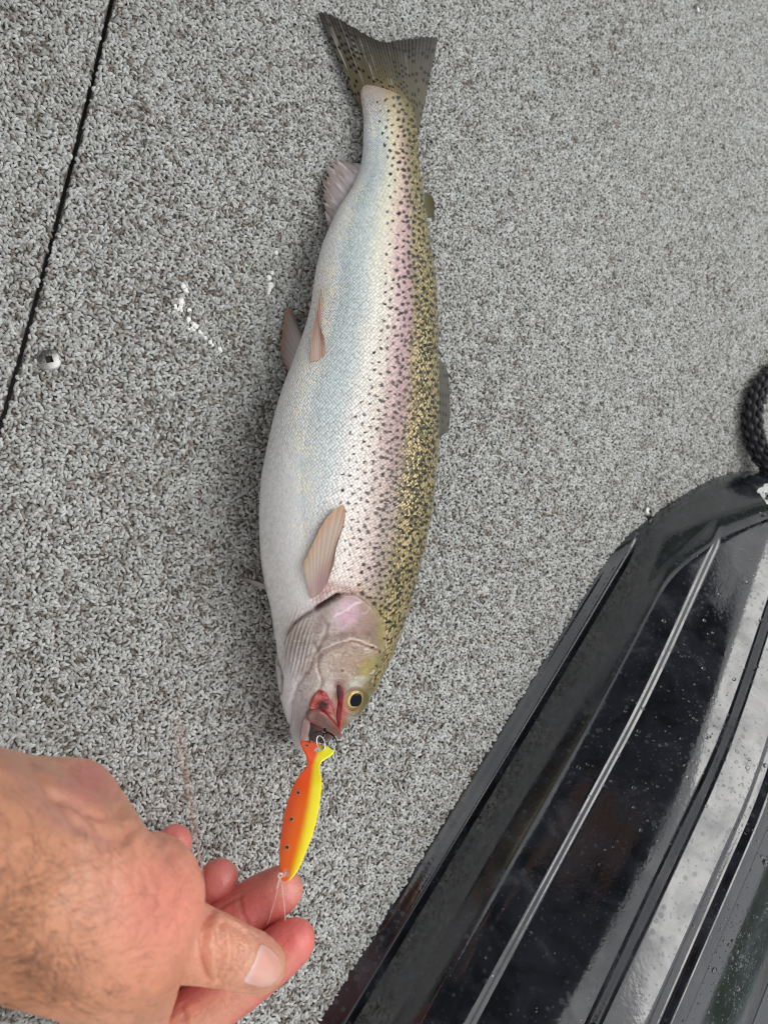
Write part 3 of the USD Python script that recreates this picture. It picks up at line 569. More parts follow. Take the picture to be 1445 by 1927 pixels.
# the torn, bleeding mouth corner
B((606, 1322), 16, 20, 0, C(206, 140, 132), 0.9, 2.0); B((636, 1300), 9, 20, 12, C(94, 24, 24), 0.9, 1.6); B((640, 1330), 9, 26, 6, C(170, 62, 58), 0.8); B((607, 1326), 11, 9, -30, C(112, 8, 16), 0.98, 2.0)
B((650, 1340), 6, 22, 12, C(176, 100, 84), 0.7); S([(604, 1300), (608, 1312), (612, 1322)], 1.6, C(150, 20, 24), 0.8); S([(622, 1318), (628, 1336), (640, 1362)], 2.2, C(146, 10, 18), 0.8); S([(597, 1330), (585, 1332)], 2, C(170, 60, 60), 0.6)
# spots
sr = np.random.default_rng(77); cand = []
tries = 0
while len(cand) < 900 and tries < 60000:
    tries += 1
    v = sr.uniform(180, 1180); w = sr.uniform(0.3, 1.0)
    lo = np.interp(v, [180, 300, 450, 600, 800, 950, 1100, 1180], [0.12, 0.44, 0.52, 0.54, 0.44, 0.46, 0.52, 0.6])
    if w < lo + 0.08 * sr.random(): continue
    u = oi[0](v) + w * (oi[1](v) - oi[0](v)); mind = sr.uniform(10.5, 17) if w < 0.70 else sr.uniform(7.5, 11.5)
    if v > 1090 and w < 0.62: continue
    if contains_xy(gpoly.buffer(6), u, v): continue
    if all((u - a) ** 2 + ((v - b) * 0.8) ** 2 > mind ** 2 for a, b, _ in cand[-4000:]): cand.append((u, v, w))
cand += [(720 - 0, 1200, .8), (712, 1225, .8), (728, 1172, .9), (731, 1205, .9), (706, 1252, .9), (644, 1262, .5), (718, 1240, .95), (735, 1180, .95), (704, 1290, .98), (699, 1217, .8), (716, 1150, .8)]
sp = np.array([(u, v) for u, v, _ in cand]); ts_ = cKDTree(sp)
vis = np.where(top_ & (vv > 180))[0]
d_, i_ = ts_.query(pxy[vis], k=2)
rad = sr.uniform(2.2, 3.7, len(sp)) * np.where(np.array([w for _, _, w in cand]) > 0.6, 1.1, 0.85); rad[-11:] = 2.4; rx_ = sr.uniform(0.8, 1.35, len(sp)); ang_ = sr.uniform(0, np.pi, len(sp)); op_ = sr.uniform(0.85, 1.0, len(sp))
for k in range(2):
    df = pxy[vis] - sp[i_[:, k]]; aa = ang_[i_[:, k]]
    x_, y_ = df[:, 0] * np.cos(aa) + df[:, 1] * np.sin(aa), -df[:, 0] * np.sin(aa) + df[:, 1] * np.cos(aa)
    th_ = np.arctan2(y_, x_); lob = 1 + (0.05 + 0.22 * np.modf(i_[:, k] * 0.618)[0]) * np.sin((2 + i_[:, k] % 3) * th_ + i_[:, k]) + 0.14 * np.sin(5 * th_ + 2.1 * i_[:, k])
    rr_ = np.hypot(x_ * rx_[i_[:, k]], y_ / rx_[i_[:, k]]) / (rad[i_[:, k]] * lob)
    a_ = (op_[i_[:, k]] * (1 - smoothstep(0.9, 1.22, rr_)))[:, None]
    col[vis] = col[vis] * (1 - a_) + C(15, 14, 13) * a_
# masks: r scale relief, g gilded scales on the back, b cream glitter along the belly
msk = np.zeros((len(vv), 3))
msk[:, 0] = (1 - hd) * smoothstep(185, 215, vv) * (1 - 0.75 * smoothstep(820, 960, vv) * (1 - smoothstep(0.2, 0.42, wv)))
gold = smoothstep(0.74, 0.93, wob + 0.05 * (fbm2(pxy, 0.2, 19, 2) - 0.5)) * smoothstep(185, 230, vv) * (1 - hd) * (0.45 + 0.55 * smoothstep(250, 420, vv))
msk[:, 1] = gold
cream = np.exp(-((wob - np.interp(vv, [180, 450, 600, 800, 1000, 1150], [0.22, 0.16, 0.12, 0.17, 0.27, 0.3])) / np.interp(vv, [180, 450, 800, 1100], [0.14, 0.12, 0.085, 0.07])) ** 2) * smoothstep(0.36, 0.56, fbm2(pxy, 0.03, 22, 3)) * smoothstep(200, 250, vv) * (1 - smoothstep(980, 1120, vv))
msk[:, 2] = cream * (1 - hd)
girth = np.cumsum(np.r_[0, np.diff(phi)]); arc = np.tile(girth, len(rows)) * np.repeat(half, NR) * 0.86
lng = np.r_[0, np.cumsum(np.linalg.norm(np.diff(cen, axis=0), axis=1))]
uvf = np.stack([arc * 1000, np.repeat(lng, NR) * 1000], 1)
def trout_mat():
    n = {'c': ('attribute', {'attribute': 'col'}), 'm': ('attribute', {'attribute': 'msk'}), 'ms': ('separate_color', {}), 'uv': ('uvmap', {'attribute': 'st'}),
         'mp': ('mapping', {'scale': (0.70, 0.60, 1.0), 'rotation': (0, 0, 0.785)}),
         'v': ('voronoi_texture', {'dimensions': '2D', 'scale': 1.0, 'feature': 'f1', 'randomness': 0.42}), 'sep': ('separate_color', {}),
         'dome': ('rgb_ramp', {'ramp': [(0.0, (1, 1, 1)), (0.45, (0.75, 0.75, 0.75)), (0.85, (0, 0, 0))]}),
         'bh': ('math', {'math_type': 'multiply'}), 'gp': ('geometry', {}), 'hn': ('noise_texture', {'scale': 620.0, 'detail': 4.0, 'roughness': 0.6}), 'inv': ('math', {'math_type': 'multiply_add', 'value2': -1.1, 'value3': 1.1}), 'hm': ('math', {'math_type': 'multiply'}), 'bs': ('math', {'math_type': 'add'}), 'b': ('bump', {'strength': 1.0, 'distance': 0.00055}),
         # every scale a little lighter or darker
         'vr': ('map_range', {'from_min': 0.0, 'from_max': 1.0, 'to_min': 0.86, 'to_max': 1.13}), 'vd': ('mix', {'mix_type': 'multiply'}),
         'edge': ('rgb_ramp', {'ramp': [(0.1, (1.12, 1.12, 1.1)), (0.4, (1, 1, 1)), (0.8, (0.74, 0.74, 0.73))]}), 've': ('mix', {'mix_type': 'multiply'}),
         # gilded scales
         'gr': ('rgb_ramp', {'ramp': [(0.44, (0, 0, 0)), (0.56, (1, 1, 1))]}), 'gm': ('math', {'math_type': 'multiply'}), 'gm2': ('math', {'math_type': 'multiply'}), 'core': ('rgb_ramp', {'ramp': [(0.34, (1, 1, 1)), (0.52, (0, 0, 0))]}),
         'gc': ('mix', {'color2': tuple(C(226, 204, 156))}), 'bw': ('rgb_to_bw', {}), 'nd': ('rgb_ramp', {'ramp': [(0.03, (0, 0, 0)), (0.06, (1, 1, 1))]}), 'gm3': ('math', {'math_type': 'multiply'}),
         'cr': ('rgb_ramp', {'ramp': [(0.50, (0, 0, 0)), (0.60, (1, 1, 1))]}), 'cm': ('math', {'math_type': 'multiply'}), 'cm2': ('math', {'math_type': 'multiply'}), 'cc': ('mix', {'color2': tuple(C(236, 228, 196))}),
         'dk': ('rgb_ramp', {'ramp': [(0.2, (0.36, 0.35, 0.32)), (0.5, (1.1, 1.1, 1.06))]}), 'dkm': ('mix', {'mix_type': 'multiply'}), 'ct': ('map_range', {'from_min': 0.0, 'from_max': 1.0, 'to_min': 0.55, 'to_max': 0.14}),
         'metal': ('math', {'math_type': 'multiply', 'value2': 0.75}),
         'p': ('principled_bsdf', {'roughness': 0.21, 'specular_ior_level': 0.36, 'coat_weight': 0.10, 'coat_roughness': 0.08, 'subsurface_weight': 0.12, 'subsurface_scale': 0.003, 'subsurface_radius': (1.0, 0.6, 0.45)})}
    l = [('m.color', 'ms.color'), ('uv.UV', 'mp.vector'), ('mp.vector', 'v.vector'), ('v.color', 'sep.color'), ('v.distance', 'dome.fac'), ('v.distance', 'core.fac'), ('v.distance', 'edge.fac'),
         ('dome.color', 'bh.value1'), ('ms.r', 'bh.value2'), ('gp.position', 'hn.vector'), ('ms.r', 'inv.value1'), ('hn.fac', 'hm.value1'), ('inv.value', 'hm.value2'), ('bh.value', 'bs.value1'), ('hm.value', 'bs.value2'), ('bs.value', 'b.height'), ('b.normal', 'p.normal'),
         ('sep.r', 'vr.value'), ('c.color', 'vd.color1'), ('vr.result', 'vd.color2'), ('ms.r', 'vd.fac'), ('vd.color', 've.color1'), ('edge.color', 've.color2'), ('ms.r', 've.fac'),
         ('sep.g', 'gr.fac'), ('gr.color', 'gm.value1'), ('ms.g', 'gm.value2'), ('gm.value', 'gm2.value1'), ('core.color', 'gm2.value2'), ('c.color', 'bw.color'), ('bw.val', 'nd.fac'), ('gm2.value', 'gm3.value1'), ('nd.color', 'gm3.value2'),
         ('gm3.value', 'gc.fac'), ('sep.r', 'dk.fac'), ('ve.color', 'dkm.color1'), ('dk.color', 'dkm.color2'), ('ms.g', 'dkm.fac'), ('dkm.color', 'gc.color1'), ('ms.r', 'ct.value'), ('ct.result', 'p.coat_weight'),
         ('sep.b', 'cr.fac'), ('cr.color', 'cm.value1'), ('ms.b', 'cm.value2'), ('cm.value', 'cm2.value1'), ('core.color', 'cm2.value2'), ('cm2.value', 'cc.fac'), ('gc.color', 'cc.color1'), ('cc.color', 'p.base_color'),
         ('gm3.value', 'metal.value1'), ('metal.value', 'p.metallic')]
    return mat('trout_skin', n, l)
TROUT = trout_mat()
fish = thing('rainbow_trout', 'spotted rainbow trout lying on its side on the grey carpet, mouth hooked', 'fish', on_z(660, 800, 0))
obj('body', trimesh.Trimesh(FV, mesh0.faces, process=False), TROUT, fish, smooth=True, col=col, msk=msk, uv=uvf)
facing_ = top_ & (np.einsum('ij,ij->i', Nf, CAM - FV) > 0)
ftree = cKDTree(pxy[facing_]); FVt = FV[facing_]; FNt = Nf[facing_]
def on_fish(u, v, lift=0.0):
    d, i = ftree.query(np.stack([u, v], -1), k=8); w = 1.0 / (d + 0.6) ** 2; w /= w.sum(-1, keepdims=True); n = (FNt[i] * w[..., None]).sum(-2)
    return (FVt[i] * w[..., None]).sum(-2) + n / np.linalg.norm(n, axis=-1, keepdims=True) * np.asarray(lift)[..., None]

FIN = mat('fin_membrane', {'c': ('attribute', {'attribute': 'col'}), 'a': ('attribute', {'attribute': 'msk'}), 'as': ('separate_color', {}),
    'p': ('principled_bsdf', {'roughness': 0.32, 'specular_ior_level': 0.3, 'coat_weight': 0.15, 'coat_roughness': 0.08}), 't': ('translucent_bsdf', {}), 'm': ('mix_closure', {'fac': 0.22})},
    [('c.color', 'p.base_color'), ('c.color', 't.color'), ('p.BSDF', 'm.closure1'), ('t.BSDF', 'm.closure2')], surface='m.closure')
def fin(name, base, tip, zb, zt, colour, nray=16, n=60, m=90, ridge=0.00035, thick=0.0004, bow=0.0, ragged=0.0, label=None, seed=0, free=None):
    """A fin of rays between its base line and its free edge (pixel polylines); zb, zt are heights above the deck, or free(s,t,u,v) gives points."""
    bl, tp = spline(base, m) if len(base) > 2 else np.linspace(base[0], base[1], m), spline(tip, m) if len(tip) > 2 else np.linspace(tip[0], tip[1], m)
    t = np.linspace(0, 1, n)[:, None]; s = np.linspace(0, 1, m)[None, :]
    rr = np.random.default_rng(seed)
    rag = 1 - ragged * np.abs(np.interp(np.linspace(0, 1, m), np.linspace(0, 1, nray * 2 + 1), rr.uniform(-1, 1, nray * 2 + 1)))[None, :]
    tt = t * rag
    uv_ = bl[None] * (1 - tt)[..., None] + tp[None] * tt[..., None]
    if bow: uv_ += bow * (np.sin(np.pi * t) * np.ones_like(s))[..., None] * np.array([1.0, 0.0])
    z = (np.interp(np.linspace(0, 1, m), np.linspace(0, 1, len(zb)), zb)[None] * (1 - tt) + np.interp(np.linspace(0, 1, m), np.linspace(0, 1, len(zt)), zt)[None] * tt)
    rdg = ridge * np.abs(np.sin(np.pi * s * nray)) ** 0.6 * (0.4 + 0.6 * tt) + 0.0004 * (fbm2(uv_.reshape(-1, 2), 0.03, seed, 3).reshape(n, m) - 0.5)
    flat = uv_.reshape(-1, 2); zz_ = (z + rdg).ravel()
    if free is None: top = on_z(flat[:, 0], flat[:, 1], 0); d = ray(flat[:, 0], flat[:, 1]); top = CAM + d * ((zz_ - HC) / d[:, 2])[:, None]
    else: top = free(flat, rdg.ravel(), (tt * np.ones_like(s)).ravel())
    tk = thick * (1 - 0.6 * (tt * np.ones_like(s)).ravel())
    view = (CAM - top); view /= np.linalg.norm(view, axis=1, keepdims=True)
    bot = top - view * tk[:, None]
    f = grid_faces(n, m); N = n * m
    edge = np.r_[np.arange(m), np.arange(1, n) * m + m - 1, (n - 1) * m + np.arange(m - 2, -1, -1), np.arange(n - 2, 0, -1) * m]
    e2 = np.roll(edge, -1)
    f = np.vstack([f, f[:, ::-1] + N, np.c_[edge, e2, e2 + N], np.c_[edge, e2 + N, edge + N]])
    c = colour(flat, (tt * np.ones_like(s)).ravel(), (s * np.ones_like(t)).ravel())
    o = obj(name, trimesh.Trimesh(np.vstack([top, bot]), f, process=False), FIN, fish, smooth=60 if False else True, col=np.vstack([c, c]))
    if label: tag(o, label)
    return o
def ray_lines(s, nray, k=1.0, seed=0): return np.abs(np.sin(np.pi * s * nray)) ** 0.5

# tail
def tail_col(p, t, s):
    c = mixc(C(104, 97, 74), C(84, 80, 70), smoothstep(0.25, 0.85, t))
    c = mixc(c, C(58, 53, 50), smoothstep(0.72, 1.0, t + 0.12 * (fbm2(p, 0.03, 2) - 0.5)))
    c = mixc2(c, C(184, 152, 92), 0.85 * np.exp(-((s - 0.5) / 0.2) ** 2) * np.exp(-((t - 0.16) / 0.13) ** 2) * (np.sin(np.pi * s * 30) ** 2))
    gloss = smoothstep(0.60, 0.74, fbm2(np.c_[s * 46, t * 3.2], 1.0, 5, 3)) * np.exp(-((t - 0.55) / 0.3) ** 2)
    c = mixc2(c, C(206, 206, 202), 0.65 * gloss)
    rowsn = 24; k = np.floor(s * rowsn); sp_ = (s * rowsn) % 1 - 0.5; r_ = np.random.default_rng(3).uniform(0, 1, (rowsn + 1,))
    ph = (t * 13 + r_[k.astype(int).clip(0, rowsn)]) ; cell = np.floor(ph); q = ph % 1 - 0.5
    on = (np.modf(np.abs(np.sin(k * 12.9898 + cell * 78.233) * 43758.5))[0] > 0.36)
    sz = np.where((s > 0.3) & (s < 0.6) & (t > 0.3), 0.4, 1.0)
    a = on * (1 - smoothstep(0.6, 1.2, np.hypot(sp_ / 0.42, q / 0.30) / sz)) * (1 - smoothstep(0.8, 0.98, t)) * smoothstep(0.02, 0.08, t)
    c = mixc2(c, C(14, 13, 12), 0.97 * a)
    return 0.70 * c * (0.90 + 0.14 * ray_lines(s, 34))[:, None]
def mixc(a, b, t): return mixc2(np.broadcast_to(np.asarray(a, float), (len(t), 3)), b, t)
tb = [(684, 216), (690, 203), (700, 194), (712, 188), (728, 186), (744, 189), (757, 197), (768, 212), (776, 236), (784, 268)]
tt_ = [(596, 17), (622, 25), (655, 43), (680, 57), (703, 70), (727, 76.5), (746, 74), (770, 69), (798, 65), (825, 67)]
def tail_edge_fix(p): return p
fin('tail_fin', tb, tt_, [.010, .0125, .0145, .0150, .0145, .0125, .010], [.004, .005, .007, .009, .010, .009, .008], tail_col, nray=34, n=90, m=200, ridge=0.0003, thick=0.0009, seed=1, ragged=0.035)
# anal fin
def anal_col(p, t, s):
    c = mixc(C(196, 186, 188), C(150, 136, 132), smoothstep(0.1, 0.9, t)); st = smoothstep(0.5, 0.7, fbm2(np.c_[s * 26, t * 2.2], 1.0, 7, 3))
    c = mixc2(c, C(124, 106, 98), 0.6 * st); c = mixc2(c, C(220, 216, 218), 0.7 * smoothstep(0.52, 0.66, fbm2(np.c_[s * 30, t * 2.6], 1.0, 9, 3)))
    c = blob(c, p, (613.5, 337.5), 2.3, 3.4, -30, C(110, 4, 10), 1.0, 2.0)
    return c * (0.9 + 0.14 * ray_lines(s, 22))[:, None]
fin('anal_fin', [(688, 308), (672, 338), (655, 372), (640, 408), (622, 452)], [(672, 306), (655, 304), (640, 300), (624, 296), (613, 306), (608, 332), (606, 360), (610, 396), (619, 448)], [.014, .013, .011], [.005, .006, .006], anal_col, nray=22, ragged=0.3, ridge=0.0006, seed=4)
# pelvic fins
def pel_col(p, t, s):
    c = mixc(C(182, 172, 172), C(138, 122, 116), smoothstep(0.2, 0.95, t)); c = mixc2(c, C(146, 100, 74), 0.7 * smoothstep(0.75, 1.0, t))
    return c * (0.84 + 0.22 * ray_lines(s, 12))[:, None]
fin('pelvic_fin', [(554, 702), (562, 690), (572, 665), (579, 646)], [(541, 700), (529, 668), (531, 630), (541, 579), (556, 600), (571, 631)], [.012, .014, .016], [.005, .004, .006], pel_col, nray=12, seed=5, label='pelvic fin standing out from the belly onto the carpet')
def lay(lift0, lift1):
    def f(flat, rdg, t): return on_fish(flat[:, 0], flat[:, 1], lift0 + (lift1 - lift0) * t + rdg)
    return f
def pel2_col(p, t, s):
    c = mixc(C(212, 186, 174), C(196, 158, 140), smoothstep(0.1, 0.8, t)); c = mixc2(c, C(176, 122, 94), 0.6 * np.exp(-((s - 0.75) / 0.2) ** 2) * (1 - t)); c = mixc2(c, C(222, 204, 194), 0.6 * np.exp(-((s - 0.4) / 0.12) ** 2))
    return c * (0.88 + 0.16 * ray_lines(s, 9))[:, None]
fin('pelvic_fin', [(584, 680), (592, 681), (604, 676), (615, 664)], [(590, 640), (599, 595), (609, 545), (607, 570), (603, 605), (612, 640)], [0, 0], [0, 0], pel2_col, nray=9, seed=6, free=lay(0.0006, 0.0022), label='pinkish pelvic fin folded flat against the belly')
# pectoral fins
def pec_col(p, t, s):
    c = mixc(C(176, 142, 140), C(196, 178, 162), smoothstep(0.15, 0.55, t)); c = mixc2(c, C(196, 150, 116), 0.7 * smoothstep(0.75, 1.0, t)); c = mixc2(c, C(190, 148, 118), 0.5 * smoothstep(0.8, 1.0, s))
    c = mixc2(c, C(128, 84, 74), 0.5 * np.exp(-((s - 0.9) / 0.07) ** 2) * (1 - t)); c = mixc2(c, C(206, 192, 186), 0.5 * np.exp(-((s - 0.15) / 0.15) ** 2) * (1 - t))
    return c * (0.92 + 0.1 * ray_lines(s, 13))[:, None]
fin('pectoral_fin', [(585, 1126), (596, 1121), (606, 1112), (616, 1096)], [(572, 1062), (590, 1022), (614, 976), (643, 953), (645, 985), (633, 1022), (627, 1060)], [0, 0], [0, 0], pec_col, nray=13, n=80, ridge=0.00018, thick=0.0003, seed=8, free=lay(0.0008, 0.0030), label='tan pectoral fin folded back along the flank')
fin('pectoral_fin', [(499, 1100), (500, 1105), (501, 1111)], [(446, 1083), (449, 1086), (466, 1096)], [.014, .014], [.007, .008], pel_col, nray=6, seed=9, n=40, m=30, label='thin tip of the far pectoral fin poking out under the belly')
# dorsal and adipose fins on the far side
def dor_col(p, t, s):
    c = mixc(C(78, 78, 68), C(92, 88, 80), t)
    q = np.modf(np.abs(np.sin(np.floor(s * 10) * 12.9 + np.floor(t * 5) * 78.2) * 43758.5))[0]; a = (q > 0.5) * (1 - smoothstep(0.5, 1.1, np.hypot(((s * 10) % 1 - 0.5) / 0.32, ((t * 5) % 1 - 0.5) / 0.32)))
    c = mixc2(c, C(26, 25, 24), 0.9 * a); c = mixc2(c, C(40, 36, 34), smoothstep(0.85, 1.0, s))
    return c * (0.88 + 0.16 * ray_lines(s, 12))[:, None]
fin('dorsal_fin', [(818, 672), (820, 720), (820, 775), (817, 826)], [(829, 676), (840, 692), (846, 735), (847, 782), (842, 809), (827, 824)], [.026, .028, .028], [.010, .008, .008], dor_col, nray=12, seed=10)
fin('adipose_fin', [(797, 362), (800, 385), (804, 410)], [(803, 362), (813, 369), (818, 386), (815, 409)], [.016, .017], [.010, .010], lambda p, t, s: mixc(C(96, 90, 56), C(62, 56, 38), t), nray=3, seed=11, n=20, m=24)
# eye
EYE_I = mat('eye_iris', {'c': ('attribute', {'attribute': 'col'}), 'p': ('principled_bsdf', {'roughness': 0.25, 'metallic': 0.3, 'coat_weight': 0.35, 'coat_roughness': 0.02})}, [('c.color', 'p.base_color')])
EYE_P = mat('eye_pupil', {'n': ('noise_texture', {'scale': 300.0}), 'r': ('rgb_ramp', {'ramp': [(0.3, (0.003, 0.004, 0.007)), (0.7, (0.006, 0.008, 0.014))]}), 'p': ('principled_bsdf', {'roughness': 0.03, 'specular_ior_level': 0.10})}, [('n.fac', 'r.fac'), ('r.color', 'p.base_color')])
ec = on_fish(np.array([667.0]), np.array([1318.0]))[0]; en = FNt[ftree.query([667.0, 1318.0])[1]]
en = en * 0.75 + 0.25 * (CAM - ec) / np.linalg.norm(CAM - ec); en /= np.linalg.norm(en)
eu = np.cross([0, 1.0, 0], en); eu /= np.linalg.norm(eu); ev = np.cross(en, eu)
er = 24.5 * depth(ec) / FPX
def dome_disc(r0, r1, hgt, nr=26, na=72, base=0.0, ovx=1.0, ovy=1.0, peak=None):
    rr_ = np.linspace(r0, r1, nr)[:, None]; th = np.linspace(0, 2 * np.pi, na, endpoint=False)[None]
    x, y = rr_ * np.cos(th) * ovx, rr_ * np.sin(th) * ovy
    if peak is not None: y = y + peak * rr_ * np.maximum(0, -np.sin(th)) ** 6
    zz_ = base + hgt * np.sqrt(np.clip(1 - (rr_ / (r1 * 1.02)) ** 2, 0, 1)) * np.ones_like(th)
    return np.stack([x, y, zz_], -1)
g = dome_disc(1e-5, er, 0.0032, base=-0.0012); pe = ec + g[..., :1] * eu + g[..., 1:2] * ev + g[..., 2:] * en
rr_ = (np.linalg.norm(g[..., :2], axis=-1) / er).ravel(); th_ = np.arctan2(g[..., 1], g[..., 0]).ravel()
ci = np.stack([np.interp(rr_, [0, .52, .58, .66, .78, .9, 1.0], [x[k] for x in (C(190, 164, 96), C(206, 182, 116), C(176, 146, 82), C(140, 112, 56), C(160, 130, 74), C(112, 88, 46), C(70, 56, 34))]) for k in range(3)], 1)
ci *= (0.82 + 0.3 * fbm2(np.c_[th_ * 3, rr_ * 5], 1.6, 2, 4))[:, None]; ci = mixc2(ci, C(118, 84, 36), 0.6 * smoothstep(0.6, 0.9, np.sin(th_)) * smoothstep(0.55, 0.7, rr_))
eye = obj('eye', trimesh.Trimesh(pe.reshape(-1, 3), grid_faces(26, 72, True), process=False), EYE_I, fish, smooth=True, col=ci)
g = dome_disc(1e-5, er * 0.53, 0.0008, nr=14, base=0.0018, ovy=1.08, ovx=0.95, peak=0.16)
pe = ec + g[..., :1] * eu + g[..., 1:2] * ev + g[..., 2:] * en + eu * er * 0.1
obj('pupil', trimesh.Trimesh(pe.reshape(-1, 3), grid_faces(14, 72, True), process=False), EYE_P, eye, smooth=True)
# mouth: dark hollow, upper jaw flap, torn flesh, lower lip
FLESH = mat('wet_flesh', {'c': ('attribute', {'attribute': 'col'}), 'g': ('geometry', {}), 'n': ('noise_texture', {'scale': 900.0, 'detail': 3.0}), 'b': ('bump', {'strength': 0.4, 'distance': 0.0006}),
    'p': ('principled_bsdf', {'roughness': 0.3, 'specular_ior_level': 0.3, 'coat_weight': 0.3, 'coat_roughness': 0.06, 'subsurface_weight': 0.1, 'subsurface_scale': 0.002})}, [('c.color', 'p.base_color'), ('g.position', 'n.vector'), ('n.fac', 'b.height'), ('b.normal', 'p.normal')])
def patch(name, outline, lift, colour, n=46, edge=3.0, parent=None, bump=0.0, label=None, mt=None):
    """A small raised pad of tissue on the head: its outline in pixels, thick in the middle, rolled down at its edge."""
    poly = Polygon(spline(outline, 60, True)); ln = np.array(poly.exterior.coords)
    xa, ya, xb, yb = poly.bounds
    gx, gy = np.meshgrid(np.linspace(xa - 1, xb + 1, n), np.linspace(ya - 1, yb + 1, n), indexing='ij')
    p = np.c_[gx.ravel(), gy.ravel()]; ins = contains_xy(poly, p[:, 0], p[:, 1]); d = poly_dist(p, ln) * np.where(ins, 1, -1)
    out = d < 0                                                 # pull outside points back to the outline
    if out.any():
        near = np.array([poly.exterior.interpolate(poly.exterior.project(Point(*q))).coords[0] for q in p[out]]); p[out] = near; 
    dd_ = np.maximum(d, 0); h = lift * np.sqrt(1 - (1 - np.clip(dd_ / edge, 0, 1)) ** 2) - 0.0006 * (dd_ <= 0) + bump * (fbm2(p, 0.12, 3) - 0.5) * np.clip(dd_ / edge, 0, 1)
    pt = on_fish(p[:, 0], p[:, 1], h)
    f = grid_faces(n, n); f = f[(~out[f]).any(1)]
    m = trimesh.Trimesh(pt, f, process=False)
    if (m.face_normals @ np.array([0, 0, 1.0])).mean() < 0: m.faces = m.faces[:, ::-1]
    c = colour(p, dd_)
    keepv = np.unique(m.faces); remap = np.zeros(len(pt), int); remap[keepv] = np.arange(len(keepv))
    o = obj(name, trimesh.Trimesh(pt[keepv], remap[m.faces], process=False), mt or FLESH, parent or fish, smooth=True, col=c[keepv])
    if label: tag(o, label)
    return o
mouth = patch('mouth', [(585, 1360), (600, 1364), (618, 1375), (630, 1384), (628, 1394), (608, 1398), (588, 1396), (580, 1384)], 0.0003, lambda p, d: blob(np.tile(C(58, 50, 48), (len(p), 1)), p, (612, 1378), 22, 6, 30, C(110, 66, 62), 0.8), edge=2)
def jaw_col(p, d):
    c = np.tile(C(116, 84, 78), (len(p), 1)); c = blob(c, p, (588, 1343), 10, 8, 0, C(142, 112, 106), 0.7); c = blob(c, p, (610, 1357), 16, 8, 40, C(96, 76, 68), 0.8)
    c = stroke(c, p, [(580, 1350), (600, 1362), (620, 1376), (634, 1387)], 2.6, C(172, 74, 76), 0.85); c = stroke(c, p, [(606, 1334), (614, 1340), (626, 1352), (638, 1368), (640, 1382)], 4.0, C(126, 4, 10), 0.95)
    return c * (0.8 + 0.4 * fbm2(p, 0.25, 5))[:, None]
uj = patch('upper_jaw', [(577, 1340), (586, 1333), (600, 1332), (612, 1338), (624, 1350), (636, 1366), (641, 1380), (638, 1387), (628, 1382), (614, 1372), (600, 1364), (586, 1357), (578, 1350)], 0.0030, jaw_col, edge=6, bump=0.0012)
def wound_col(p, d):
    c = np.tile(C(160, 62, 58), (len(p), 1)); c = blob(c, p, (608, 1325), 14, 11, -25, C(58, 1, 5), 1.0, 2.0); c = blob(c, p, (590, 1330), 6, 9, 0, C(186, 110, 100), 0.7); c = blob(c, p, (597, 1309), 9, 6, 0, C(196, 130, 118), 0.6); c = blob(c, p, (622, 1330), 5, 14, 0, C(190, 130, 130), 0.6)
    c = stroke(c, p, [(604, 1299), (607, 1312)], 1.5, C(150, 16, 22), 0.9); c = stroke(c, p, [(612, 1302), (620, 1318), (626, 1334)], 1.6, C(120, 20, 26), 0.8); c = blob(c, p, (605, 1336), 6, 2.5, 10, C(196, 60, 78), 0.8)
    return c * (0.82 + 0.36 * fbm2(p, 0.2, 6))[:, None]
patch('torn_flesh', [(583, 1334), (585, 1318), (592, 1306), (604, 1299), (614, 1304), (622, 1318), (629, 1332), (626, 1344), (612, 1338), (598, 1334)], 0.0016, wound_col, edge=5, bump=0.0022)
def blood_col(p, d):
    c = np.tile(C(108, 5, 10), (len(p), 1)); c = blob(c, p, (637, 1300), 3.8, 17, 6, C(22, 8, 9), 0.95, 2.0); c = stroke(c, p, [(646, 1330), (644, 1352), (640, 1370)], 3, C(196, 110, 90), 0.7)
    return c * (0.75 + 0.5 * fbm2(p, 0.2, 9))[:, None]
patch('blood_streak', [(636, 1289), (643, 1292), (646, 1306), (643, 1330), (645, 1352), (640, 1376), (636, 1366), (633, 1345), (635, 1325), (634, 1305)], 0.0006, blood_col, edge=3, bump=0.0012)
patch('lower_lip', [(572, 1352), (579, 1350), (584, 1362), (580, 1384), (572, 1396), (566, 1394), (567, 1374)], 0.0014, lambda p, d: np.tile(C(172, 148, 146), (len(p), 1)) * (0.85 + 0.3 * fbm2(p, 0.2, 2))[:, None], edge=4, bump=0.0006)
#@@FISH_END

# ------------------------------------------------------------------ the person: right hand and forearm in view, the rest leaning over the deck out of frame
def J(u, v, D, r): return at_d(np.array(u, float), np.array(v, float), np.array(D / 1000.0)), r * D / 1000.0 / FPX
def hull_of(js, seg=28): return m3.Manifold.batch_hull([m3.Manifold.sphere(float(r), seg).translate([float(x) for x in p]) for p, r in js])
def chain(js, seg=28): return [hull_of(js[i:i + 2], seg) for i in range(len(js) - 1)]
th = [J(285, 1745, 284, 84), J(352, 1772, 291, 70), J(432, 1797, 300, 57), J(468, 1808, 306, 54), J(492, 1818, 310, 47), J(500, 1822, 312, 38)]
ix = [J(225, 1985, 330, 70), J(330, 1940, 338, 52), J(420, 1876, 340, 51), J(490, 1822, 341, 49), J(535, 1785, 341, 47), J(552, 1772, 341, 42)]
mi = [J(190, 1905, 345, 60), J(300, 1835, 354, 50), J(385, 1765, 356, 49), J(450, 1722, 356, 48), J(508, 1688, 354, 48), J(526, 1676, 353, 44)]
ri = [J(170, 1830, 352, 54), J(270, 1795, 374, 43), J(352, 1745, 380, 41), J(392, 1690, 372, 39), J(410, 1657, 362, 38), J(412, 1654, 360, 36)]
